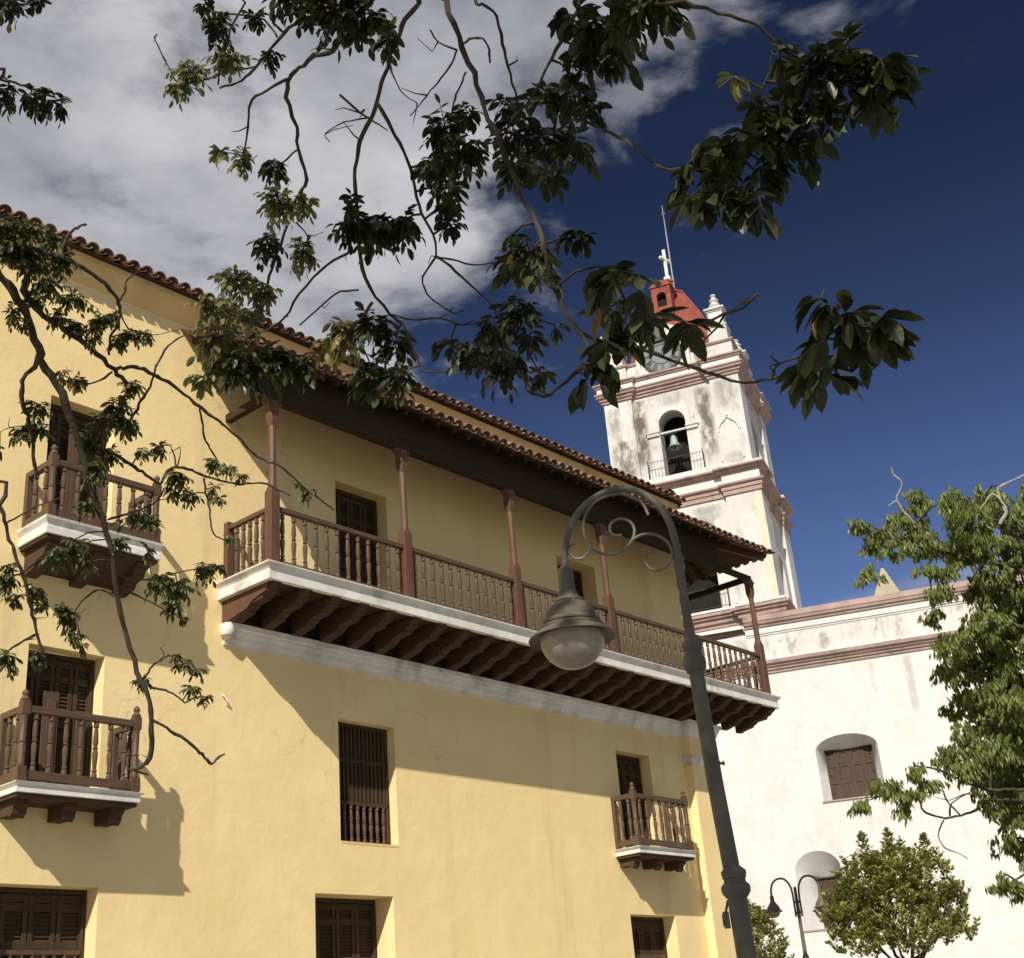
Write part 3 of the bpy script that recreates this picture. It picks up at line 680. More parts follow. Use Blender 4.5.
m = MB(); m.sweep(ATT, [(-.3, 17.42), (.16, 17.42), (.18, 17.50), (.25, 17.54), (.28, 17.64), (.31, 17.66), (.31, 17.90), (-.3, 17.93)], False, 0, 1); m.build('coping', 'pink', chu)
m = MB(); m.quad((X0, .3, 17.6), (X1, .3, 17.6), (X1, CD, 17.6), (X0, CD, 17.6)); m.build('roof', 'roofslab', chu)
m = MB(); m.add([(3.82, .10, 17.90), (4.98, .10, 17.90), (4.98, 1.2, 17.90), (3.82, 1.2, 17.90), (4.46, .60, 19.32), (4.36, .60, 19.32), (4.36, .68, 19.32), (4.46, .68, 19.32)], [(0, 1, 4, 5), (1, 2, 7, 4), (2, 3, 6, 7), (3, 0, 5, 6), (4, 7, 6, 5)])
pn = m.build('pyramid_pinnacle', 'stonepyr', chu, None, .02); tag(pn, 'cream plaster pyramid standing on the coping')
for k in (1, 2, 3): place(pn, chu, (5.6*k, 0, 0))

# ================================================================ BELL TOWER - local x = -u (right), y inward
tow = empty('bell_tower', TG, R(-20)); tag(tow, 'weathered white bell tower with pink cornices, clock and red dome', 'tower')
def plan(u0, u1, b0, b1, pw, rc):
    """counter-clockwise from above seen so that walking has the outside on the right: start front left"""
    P = [(-u1, b0), (-u1+pw, b0), (-u1+pw, b0+rc), (-u0-pw, b0+rc), (-u0-pw, b0), (-u0, b0),
         (-u0, b0+pw), (-u0-rc, b0+pw), (-u0-rc, b1-pw), (-u0, b1-pw), (-u0, b1),
         (-u0-pw, b1), (-u0-pw, b1-rc), (-u1+pw, b1-rc), (-u1+pw, b1), (-u1, b1),
         (-u1, b1-pw), (-u1+rc, b1-pw), (-u1+rc, b0+pw), (-u1, b0+pw)]
    return P
def storey(name, mat, pl, z0, z1, openings, depth):
    """openings: {edge index: (a, b, zbottom, zspring, ztop)} measured along the edge"""
    m = MB(); n = len(pl)
    for i in range(n):
        A = Vector(pl[i]); B = Vector(pl[(i+1) % n]); d = (B-A); L = d.length; d.normalize(); inn = Vector((-d.y, d.x))
        P = lambda x, dd, z, A=A, d=d, inn=inn: (A.x+d.x*x+inn.x*dd, A.y+d.y*x+inn.y*dd, z)
        if i in openings:
            a, b, zb, zs, zt = openings[i]
            wall_holes(m, 0, L, z0, z1, [(a, b, zb, zt, depth)], P, depth); arch_fill(m, a, b, zs, zt, P, depth)
        else: m.quad(P(0, 0, z0), P(L, 0, z0), P(L, 0, z1), P(0, 0, z1))
    m.add([(p[0], p[1], z1) for p in pl], [tuple(range(n))])
    return m.build(name, mat, tow, recalc=False)
def bands(pl, items):
    for nm, mat, prof in items:
        m = MB(); m.sweep(pl, prof, True, 0, 1); m.build(nm, mat, tow)
# shaft up to the nave roof, then the two open storeys
plL = plan(0, 6.92, .30, 6.9, 1.62, .16)
storey('shaft', 'tower', plL, 17.0, 18.62, {}, 1)
storey('shaft_foot', 'tower', plan(0.3, 6.6, 1.9, 6.6, 1.62, .16), 0, 17.0, {}, 1)
mid = plL; W1 = 6.92-2*1.62
storey('lower_storey', 'tower', plL, 18.62, 24.9, {2: (W1/2-.92, W1/2+.92, 18.66, 21.0, 21.92), 7: (1.0, 2.5, 18.66, 21.0, 21.75), 12: (1, 2.5, 18.66, 21, 21.75), 17: (1, 2.5, 18.66, 21, 21.75)}, .75)
plB = plan(.20, 6.74, .45, 6.7, 1.36, .14); WB = 6.54-2*1.36
storey('belfry', 'belfry', plB, 24.9, 29.95, {2: (WB-(3.0-1.56)-1.27+.02, WB-(3.0-1.56)+.02, 25.36, 28.15, 28.785), 7: (1.15, 2.35, 25.36, 28.0, 28.6), 12: (1.15, 2.35, 25.36, 28, 28.6), 17: (1.15, 2.35, 25.36, 28, 28.6)}, .85)
bands(plL, [('base_cornice', 'pink', [(0, 17.28), (.06, 17.30), (.06, 17.42), (.12, 17.46), (.12, 17.60), (0, 17.62)]),
            ('base_fascia', 'church', [(0, 17.62), (.06, 17.62), (.06, 17.86), (0, 17.86)]),
            ('base_moulding', 'pink', [(0, 17.86), (.10, 17.88), (.12, 18.02), (.22, 18.06), (.24, 18.22), (.34, 18.26), (.36, 18.36), (.44, 18.38), (.44, 18.50), (.10, 18.58), (0, 18.58)]),
            ('base_ledge', 'tower', [(-.02, 18.58), (.30, 18.58), (.26, 18.70), (-.02, 18.74)])])
bands(plL, [('architrave', 'pink', [(0, 23.80), (.07, 23.80), (.07, 24.00), (.12, 24.02), (.12, 24.20), (.22, 24.24), (.24, 24.32), (0, 24.36)]),
            ('frieze', 'church', [(0, 24.36), (.05, 24.36), (.05, 24.76), (0, 24.76)]),
            ('storey_cornice', 'pink', [(0, 24.76), (.10, 24.78), (.12, 24.86), (.24, 24.90), (.26, 24.98), (.36, 25.00), (.36, 25.08), (0, 25.12)]),
            ('storey_ledge', 'tower', [(-.30, 25.08), (.31, 25.08), (.30, 25.17), (-.30, 25.24)])])
bands(plB, [('belfry_architrave', 'pink', [(0, 29.80), (.08, 29.80), (.09, 29.90), (.16, 29.93), (.17, 30.04), (.27, 30.08), (.29, 30.18), (.34, 30.20), (.34, 30.28), (0, 30.30)]),
            ('belfry_frieze', 'church', [(-.1, 30.28), (.22, 30.28), (.22, 30.58), (-.1, 30.58)]),
            ('belfry_cornice', 'pink', [(-.1, 30.58), (.28, 30.58), (.32, 30.66), (.38, 30.69), (.38, 30.76), (-.1, 30.82)])])
plP = plan(.26, 6.68, .52, 6.6, 1.2, .14)
storey('parapet', 'parapet', plP, 30.2, 31.58, {}, 1)
bands(plP, [('parapet_coping', 'pink', [(-.1, 31.58), (.06, 31.58), (.10, 31.64), (.10, 31.70), (-.1, 31.76)])])
# ochre stripe beside the front right pilaster
m = MB(); m.box(-.30, -.085, .293, .300, 18.78, 23.78); m.build('ochre_strip', 'ochre', tow)
# mouldings round the arches
def arch_band(name, mat, cx, y, zs, r0, r1, th, leg=0, n=22):
    m = MB(); pts = [(cx+math.cos(math.pi*k/n)*r, zs+math.sin(math.pi*k/n)*r) for r in (r1,) for k in range(n+1)]
    inn = [(cx+math.cos(math.pi*k/n)*r0, zs+math.sin(math.pi*k/n)*r0) for k in range(n+1)]
    if leg: pts = [(cx+r1, zs-leg)]+pts+[(cx-r1, zs-leg)]; inn = [(cx+r0, zs-leg)]+inn+[(cx-r0, zs-leg)]
    for i in range(len(pts)-1):
        a, b, c, d = pts[i], pts[i+1], inn[i+1], inn[i]
        v = [(a[0], y, a[1]), (b[0], y, b[1]), (c[0], y, c[1]), (d[0], y, d[1])]; v += [(p[0], y-th, p[2]) for p in v]
        m.add(v, [(4, 5, 6, 7), (0, 1, 5, 4), (2, 3, 7, 6)])
    return m.build(name, mat, tow)
yl = .30+.16; yb = .45+.14
arch_band('arch_moulding', 'tower', -3.46, yl+.002, 21.55, 1.52, 1.68, .07, 2.7)
# belfry impost beam, sill and wrought-iron rail
m = MB(); m.box(-4.86, -4.27, yb-.09, yb+.5, 27.60, 27.76); m.box(-2.98, -2.42, yb-.09, yb+.5, 27.60, 27.76); m.box(-4.92, -4.25, yb-.13, yb+.5, 27.76, 27.81); m.box(-3.0, -2.36, yb-.13, yb+.5, 27.76, 27.81); m.box(-4.26, -2.99, yb+.02, yb+.14, 27.68, 27.76); m.build('impost_beam', 'parapet', tow)
m = MB(); m.box(-5.0, -2.25, yb-.34, yb+.2, 25.20, 25.38); m.build('belfry_sill', 'church', tow)
def iron_rail(x0, x1, y0, y1, z0, h, n):
    m = MB()
    for (a, b) in (((x0, y1), (x0, y0)), ((x0, y0), (x1, y0)), ((x1, y0), (x1, y1))):
        L = math.hypot(b[0]-a[0], b[1]-a[1]); k = max(2, int(L/n))
        for z in (z0+.08, z0+h): m.bar((*a, z), (*b, z), .022, .02)
        for i in range(k+1):
            x = a[0]+(b[0]-a[0])*i/k; y = a[1]+(b[1]-a[1])*i/k; m.tube([(x, y, z0, .007), (x, y, z0+h, .007)], 4)
    for x in (x0, x1): m.tube([(x, y0, z0, .022), (x, y0, z0+h+.14, .022)], 5)
    return m.build('iron_railing', 'iron', tow)
iron_rail(-4.95, -2.34, yb-.30, yb, 25.24, .98, .15)
iron_rail(-4.75, -2.15, yl-.30, yl, 18.70, .95, .15)
# blind niche on the right pilaster
m = MB(); og = [(-.46, 0), (-.46, 1.35), (-.50, 1.42), (-.44, 1.52), (-.42, 1.66), (-.30, 1.86), (-.10, 2.02), (0, 2.14)]
full = og+[(-x, z) for x, z in reversed(og[:-1])]; cx = -1.02
for i in range(len(full)-1):
    (xa, za), (xb, zb) = full[i], full[i+1]; s_ = 1.13
    v = [(cx+xa, .45, 25.55+za), (cx+xb, .45, 25.55+zb), (cx+xb*s_, .45, 25.55+zb*1.03), (cx+xa*s_, .45, 25.55+za*1.03)]; v += [(p[0], .385, p[2]) for p in v]
    m.add(v, [(4, 5, 6, 7), (0, 1, 5, 4), (2, 3, 7, 6)])
m.lathe([(.02, 27.72), (.07, 27.76), (.05, 27.84), (.02, 27.88)], cx, .42, 8)
m.build('ogee_niche', 'tower', tow)
# clock in a round-topped block
m = MB(); n = 18; ccx, ccz = -3.60, 31.72
poly = [(ccx-1.32, 30.7), (ccx+1.32, 30.7), (ccx+1.32, 31.75)]+[(ccx+1.30*math.cos(math.pi*k/n), 32.05+1.30*math.sin(math.pi*k/n)) for k in range(n+1)]+[(ccx-1.32, 31.75)]
m.prism([(x, .42, z) for x, z in poly], (0, .9, 0)); m.build('clock_block', 'parapet', tow, None, .02)
m = MB(); k = 32; ring0 = [(ccx+.92*math.cos(2*math.pi*i/k), ccz+.92*math.sin(2*math.pi*i/k)) for i in range(k)]
m.prism([(x, .385, z) for x, z in ring0], (0, .04, 0)); ck = m.build('clock', 'clockface', tow)
m = MB()
for i in range(k):
    a0, a1 = 2*math.pi*i/k, 2*math.pi*(i+1)/k
    for r0, r1 in ((.90, 1.02), (.50, .54)):
        v = [(ccx+r*math.cos(a), y, ccz+r*math.sin(a)) for y in (.33 if r0 > .8 else .37, .384) for a, r in ((a0, r0), (a1, r0), (a1, r1), (a0, r1))]
        m.add(v, [(0, 1, 2, 3), (0, 1, 5, 4), (2, 3, 7, 6)])
NUM = ['XII', 'I', 'II', 'III', 'IIII', 'V', 'VI', 'VII', 'VIII', 'IX', 'X', 'XI']
for i, t in enumerate(NUM):
    a = math.pi/2-2*math.pi*i/12; er = Vector((math.cos(a), 0, math.sin(a))); et = Vector((math.sin(a), 0, -math.cos(a))); C0 = Vector((ccx, .376, ccz))
    wd = {'I': .045, 'V': .12, 'X': .12}; tot = sum(wd[c] for c in t); x = -tot/2
    for c in t:
        xc = x+wd[c]/2; x += wd[c]
        strokes = {'I': [((0, .58), (0, .86))], 'V': [((-.04, .86), (0, .58)), ((.04, .86), (0, .58))], 'X': [((-.04, .58), (.04, .86)), ((.04, .58), (-.04, .86))]}[c]
        for (p0, p1) in strokes: m.bar(C0+et*(xc+p0[0])+er*p0[1], C0+et*(xc+p1[0])+er*p1[1], .02, .012, (0, 1, 0))
m.build('clock_markings', 'clockmark', ck)
m = MB(); m.bar((ccx, .36, ccz), (ccx-.34, .36, ccz+.25), .05, .012, (0, 1, 0)); m.build('hour_hand', 'clockmark', ck)
m = MB(); m.bar((ccx, .352, ccz), (ccx+.22, .352, ccz+.66), .035, .010, (0, 1, 0)); m.build('minute_hand', 'clockmark', ck)
# corner pinnacles
m = MB()
m.box(-.46, .46, -.46, .46, 31.74, 32.55); m.box(-.50, .50, -.50, .50, 32.55, 32.64)
m.prism([(-.36, -.36, 32.64), (.36, -.36, 32.64), (.36, .36, 32.64), (-.36, .36, 32.64)], (0, 0, .80))
m.box(-.41, .41, -.41, .41, 33.44, 33.53); m.box(-.49, .49, -.49, .49, 33.53, 33.62); m.box(-.29, .29, -.29, .29, 33.62, 33.76)
m.lathe([(.2, 33.76), (.28, 33.84), (.30, 33.92), (.20, 34.02), (.16, 34.06), (.22, 34.14), (.24, 34.22), (.13, 34.32), (.09, 34.38), (.14, 34.46), (.11, 34.54), (.02, 34.60)], 0, 0, 12)
pin = m.build('corner_pinnacle', 'parapet', tow, (-.86, 1.10, 0), .015)
for x, y in ((-6.08, 1.10), (-.86, 6.0), (-6.08, 6.0)): place(pin, tow, (x, y, 0))
m = MB(); m.box(-.3, .3, -.22, .22, 31.74, 32.3); m.lathe([(.2, 32.3), (.27, 32.4), (.16, 32.6), (.2, 32.75), (.05, 32.95)], 0, 0, 10)
fin = m.build('parapet_finial', 'parapet', tow, (-.62, 2.6, 0)); place(fin, tow, (-.62, 3.6, 0)); place(fin, tow, (-.62, 4.6, 0))
# red dome
DC = (-3.45, 3.55); m = MB()
pr = [(2.62, 31.3), (2.62, 32.4), (2.50, 33.2), (2.20, 34.15), (1.72, 35.1), (1.13, 36.05), (.80, 36.52)]
def octo(r, z): return [(DC[0]+r*math.cos(math.pi/8+math.pi/4*k), DC[1]+r*math.sin(math.pi/8+math.pi/4*k), z) for k in range(8)]
pr2 = [(2.45, 31.3), (2.45, 32.2), (2.28, 33.1), (1.98, 34.05), (1.55, 35.0), (1.06, 35.95), (.78, 36.46), (.84, 36.48), (.84, 36.60), (.56, 36.64), (.42, 36.86), (.34, 37.3), (.40, 37.36), (.36, 37.5), (.1, 37.62)]
v = []; f = []
for r, z in pr2: v += octo(r, z)
for i in range(len(pr2)-1):
    for k in range(8): f.append((i*8+k, i*8+(k+1) % 8, (i+1)*8+(k+1) % 8, (i+1)*8+k))
m.add(v, f)
for k in range(8):
    c = math.pi/8+math.pi/4*k; m.tube([(DC[0]+(r+.02)*math.cos(c), DC[1]+(r+.02)*math.sin(c), z, .075) for r, z in pr2[1:7]], 6)
m.build('dome', 'reddome', tow, None, .01)
m = MB(); ly = 1.55; lx = -3.45
hol = (-.24, .24, 34.95, 35.78)
Pl = lambda x, d, z: (lx+x, ly+d, z)
wall_holes(m, -.48, .48, 34.3, 36.1, [(*hol, .5)], Pl, .5); arch_fill(m, -.24, .24, 35.54, 35.78, Pl, .5)
m.quad(Pl(-.48, 0, 34.3), Pl(-.48, 1.6, 34.3), Pl(-.48, 1.6, 36.1), Pl(-.48, 0, 36.1)); m.quad(Pl(.48, 0, 34.3), Pl(.48, 1.6, 34.3), Pl(.48, 1.6, 36.1), Pl(.48, 0, 36.1))
m.prism([Pl(-.58, -.06, 36.1), Pl(.58, -.06, 36.1), Pl(.30, -.06, 36.36), Pl(0, -.06, 36.44), Pl(-.30, -.06, 36.36)], (0, 1.7, 0))
lu = m.build('dome_lucarne', 'reddome', tow, recalc=False)
m = MB(); m.box(lx-.3, lx+.3, ly+.3, ly+.34, 34.8, 35.9); m.build('lucarne_dark_back', 'void', lu)  # near-black sheet paints the shade inside the lucarne
m = MB(); m.bar((DC[0]+.05, DC[1], 37.5), (DC[0]+.05, DC[1], 39.45), .17, .17, (0, 1, 0)); m.bar((DC[0]-.12, DC[1]-.36, 38.86), (DC[0]+.22, DC[1]+.36, 38.86), .15, .15); m.box(DC[0]-.12, DC[0]+.22, DC[1]-.17, DC[1]+.17, 37.45, 37.75); m.build('cross', 'church', tow, None, .02)
m = MB(); m.tube([(DC[0]+.34, DC[1]-.1, 36.6, .040), (DC[0]+.34, DC[1]-.1, 39.6, .036), (DC[0]+.34, DC[1]-.1, 42.1, .014)], 6); m.lathe([(.02, 41.5), (.11, 41.58), (.02, 41.66)], DC[0]+.34, DC[1]-.1, 8); m.build('lightning_rod', 'steel', tow)
# near-black blocks inside stand in for the shade of the open rooms
m = MB(); m.box(-5.4, -1.5, 1.9, 5.2, 24.95, 29.8); m.box(-5.4, -1.4, 1.9, 5.4, 18.7, 24.0); m.build('interior_dark_blocks', 'void', tow)
# bell
m = MB(); BX, BY = -3.70, yb+.30
m.lathe([(a*.86, 27.62+(b-27.46)*.92) for a, b in [(.0, 27.46), (.10, 27.46), (.16, 27.40), (.19, 27.25), (.22, 27.02), (.29, 26.88), (.40, 26.78), (.385, 26.76), (.26, 26.86), (.2, 27.0)]], BX, BY, 18, 0, False)
bl = m.build('church_bell', 'bell', None)
bl.matrix_world = Matrix.Translation(TG) @ Matrix.Rotation(R(-20), 4, 'Z')
tag(bl, 'green bronze bell hanging in the belfry arch under the clock', 'bell')
m = MB(); m.box(BX-.42, BX+.2, BY-.06, BY+.06, 27.63, 27.70); m.bar((BX, BY, 27.60), (BX, BY, 27.68), .09, .09, (0, 1, 0)); hb = m.build('yoke', 'dark', bl)
m = MB(); m.tube([(BX, BY, 27.5, .02), (BX, BY, 27.0, .02), (BX, BY, 26.93, .045)], 6); m.build('clapper', 'iron', bl)

# ================================================================ STREET LAMPS
def lathe_part(parent, name, mat, prof, x, n=24):
    m = MB(); m.lathe(prof, x, 0, n); return m.build(name, mat, parent)
lamp = empty('street_lamp', (.9802, 7.5365, 0), -R(7.41)); tag(lamp, 'tall grey street lamp with one scrolled arm and a hooded globe close by', 'street lamp')
pole = [(.145, 0, .12), (.14, .35, .11), (.128, .38, .075), (.10, 1.2, .06), (.069, 2.0, .0535), (.060, 2.34, .053)]
m = MB(); m.tube([(x, 0, z, r) for x, z, r in [(.145, 0, .13), (.143, .3, .115), (.141, .42, .085), (.13, .5, .062), (.069, 2.0, .0545), (.060, 2.34, .053)]], 20)
m.tube([(.054, 0, 2.47, .0475), (.03, 0, 2.95, .0465), (.010, 0, 3.62, .0440)], 20)
m.tube([(.004, 0, 3.80, .031), (.0, 0, 3.95, .0285), (-.001, 0, 4.2, .0255), (-.004, 0, 4.42, .0245)], 16)
post = m.build('pole', 'pole', lamp)
m = MB(); cx = .062
m.lathe([(.052, 2.315), (.064, 2.325), (.078, 2.345), (.082, 2.365), (.078, 2.385), (.062, 2.398), (.060, 2.418), (.066, 2.424), (.066, 2.436), (.069, 2.442), (.069, 2.462), (.056, 2.472), (.0475, 2.482)], cx, 0, 24); m.build('lower_collar', 'pole', lamp)
cx = .008; m = MB()
m.lathe([(.043, 3.60), (.054, 3.61), (.066, 3.635), (.0695, 3.66), (.066, 3.69), (.052, 3.705), (.050, 3.735), (.057, 3.742), (.057, 3.760), (.061, 3.766), (.061, 3.788), (.050, 3.80), (.034, 3.825), (.030, 3.83)], cx, 0, 24); m.build('upper_collar', 'pole', lamp)
def smooth_path(P, n=6):
    out = []; Q = [Vector(p) for p in P]
    for i in range(len(Q)-1):
        p0, p1, p2, p3 = Q[max(i-1, 0)], Q[i], Q[i+1], Q[min(i+2, len(Q)-1)]
        for k in range(n):
            t = k/n; out.append(.5*((2*p1)+(-p0+p2)*t+(2*p0-5*p1+4*p2-p3)*t*t+(-p0+3*p1-3*p2+p3)*t**3))
    out.append(Q[-1]); return out
def curve_part(name, mat, pts, r, parent, r1=None, n=10):
    p = smooth_path([(a, 0, b) for a, b in pts]); m = MB(); k = len(p)-1
    m.tube([(*v, r+((r1 or r)-r)*i/k) for i, v in enumerate(p)], n); return m.build(name, mat, parent)
arm = curve_part('arm', 'pole', [(-.004, 4.40), (-.016, 4.53), (-.045, 4.63), (-.10, 4.722), (-.20, 4.810), (-.338, 4.843), (-.48, 4.800), (-.60, 4.700), (-.668, 4.570), (-.697, 4.455), (-.700, 4.30)], .0235, lamp, .021, 14)
curve_part('scroll', 'scroll', [(-.150, 4.640), (-.172, 4.710), (-.213, 4.765), (-.322, 4.811), (-.455, 4.787), (-.535, 4.709), (-.565, 4.610), (-.546, 4.500), (-.489, 4.438), (-.412, 4.413), (-.333, 4.430), (-.270, 4.488), (-.248, 4.553), (-.269, 4.612), (-.329, 4.640), (-.384, 4.619), (-.400, 4.574), (-.378, 4.535), (-.330, 4.530)], .0095, lamp, .0085)
curve_part('scroll', 'scroll', [(-.268, 4.490), (-.205, 4.514), (-.125, 4.503), (-.057, 4.447), (-.034, 4.369), (-.063, 4.304), (-.129, 4.268), (-.184, 4.290), (-.207, 4.342), (-.190, 4.384), (-.157, 4.395), (-.125, 4.378)], .0095, lamp, .0085)
curve_part('scroll', 'scroll', [(-.528, 4.488), (-.549, 4.447), (-.592, 4.411), (-.642, 4.420), (-.671, 4.463), (-.660, 4.502), (-.622, 4.519)], .0095, lamp, .0085)
LX = -.703
lathe_part(lamp, 'lamp_hood', 'hood', [(.0, 4.372), (.030, 4.370), (.044, 4.355), (.047, 4.335), (.047, 4.26), (.052, 4.215), (.066, 4.170), (.078, 4.152), (.094, 4.150), (.096, 4.142), (.094, 4.133), (.086, 4.130), (.112, 4.119), (.136, 4.100), (.151, 4.075), (.159, 4.042), (.159, 4.022), (.156, 4.018), (.180, 4.014), (.186, 4.002), (.184, 3.990), (.174, 3.986), (.176, 3.980), (.200, 3.976), (.206, 3.966), (.203, 3.955), (.216, 3.948), (.245, 3.926), (.268, 3.903), (.266, 3.899), (.240, 3.912), (.205, 3.925), (.0, 3.93)], LX, 40)
m = MB(); gl = [(.197, 3.915)]+[(.197*math.cos(a), 3.90-.185*math.sin(a)) for a in [i*math.pi/2/12 for i in range(13)]]; m.lathe(gl, LX, 0, 40, 0, False); m.build('globe', 'globe', lamp)
m = MB()
for k in range(4):
    a = .4+k*math.pi/2; m.lathe([(.012, 4.105), (.012, 4.130), (.006, 4.134)], LX+.10*math.cos(a), .10*math.sin(a), 8)
m.build('hood_screws', 'hood', lamp)
m = MB(); m.box(-.028, .006, -.03, .03, 2.165, 2.25); m.box(-.034, -.028, -.022, .022, 2.175, 2.24); m.tube([(-.01, 0, 2.25, .008), (.0, 0, 2.28, .008), (.01, 0, 2.31, .008)], 6); m.build('junction_box', 'pole', lamp, None, .003)
m = MB(); m.tube([(.055, 0, 3.058, .008), (.092, 0, 3.058, .008)], 6); m.tube([(.088, 0, 3.058, .014), (.10, 0, 3.058, .014)], 6); m.build('pole_bolt', 'pole', lamp)
# distant double lamp
dl = empty('double_street_lamp', (6.78, 37.39, 0), -R(10.3)); tag(dl, 'far slender grey street lamp with two arched arms before the white church wall', 'street lamp')
m = MB(); m.tube([(0, 0, 0, .12), (0, 0, .5, .10), (0, 0, .6, .065), (0, 0, 3.5, .055), (0, 0, 5.10, .045), (0, 0, 5.32, .04)], 12); m.lathe([(.055, 3.42), (.085, 3.46), (.085, 3.54), (.055, 3.58)], 0, 0, 12); m.build('pole', 'pole', dl)
m = MB(); m.box(-.10, -.055, -.03, .03, 4.55, 5.0); m.box(.055, .10, -.03, .03, 4.55, 5.0); m.box(-.10, .10, -.02, .02, 4.62, 4.68); m.box(-.10, .10, -.02, .02, 4.9, 4.96); m.build('bracket', 'pole', dl)
for sg in (-1, 1):
    curve_part('arm', 'pole', [(sg*.085, 4.55), (sg*.085, 5.10), (sg*.12, 5.36), (sg*.24, 5.54), (sg*.40, 5.58), (sg*.56, 5.50), (sg*.645, 5.32), (sg*.655, 5.08)], .028, dl)
    lathe_part(dl, 'lamp_hood', 'hood', [(0, 5.16), (.05, 5.15), (.06, 5.0), (.10, 4.94), (.16, 4.86), (.19, 4.77), (.25, 4.73), (.24, 4.72), (0, 4.73)], sg*.655, 16)
    m = MB(); m.lathe([(.17, 4.735)]+[(.17*math.cos(i*math.pi/12), 4.73-.16*math.sin(i*math.pi/12)) for i in range(7)], sg*.655, 0, 16, 0, False); m.build('globe', 'globe', dl)

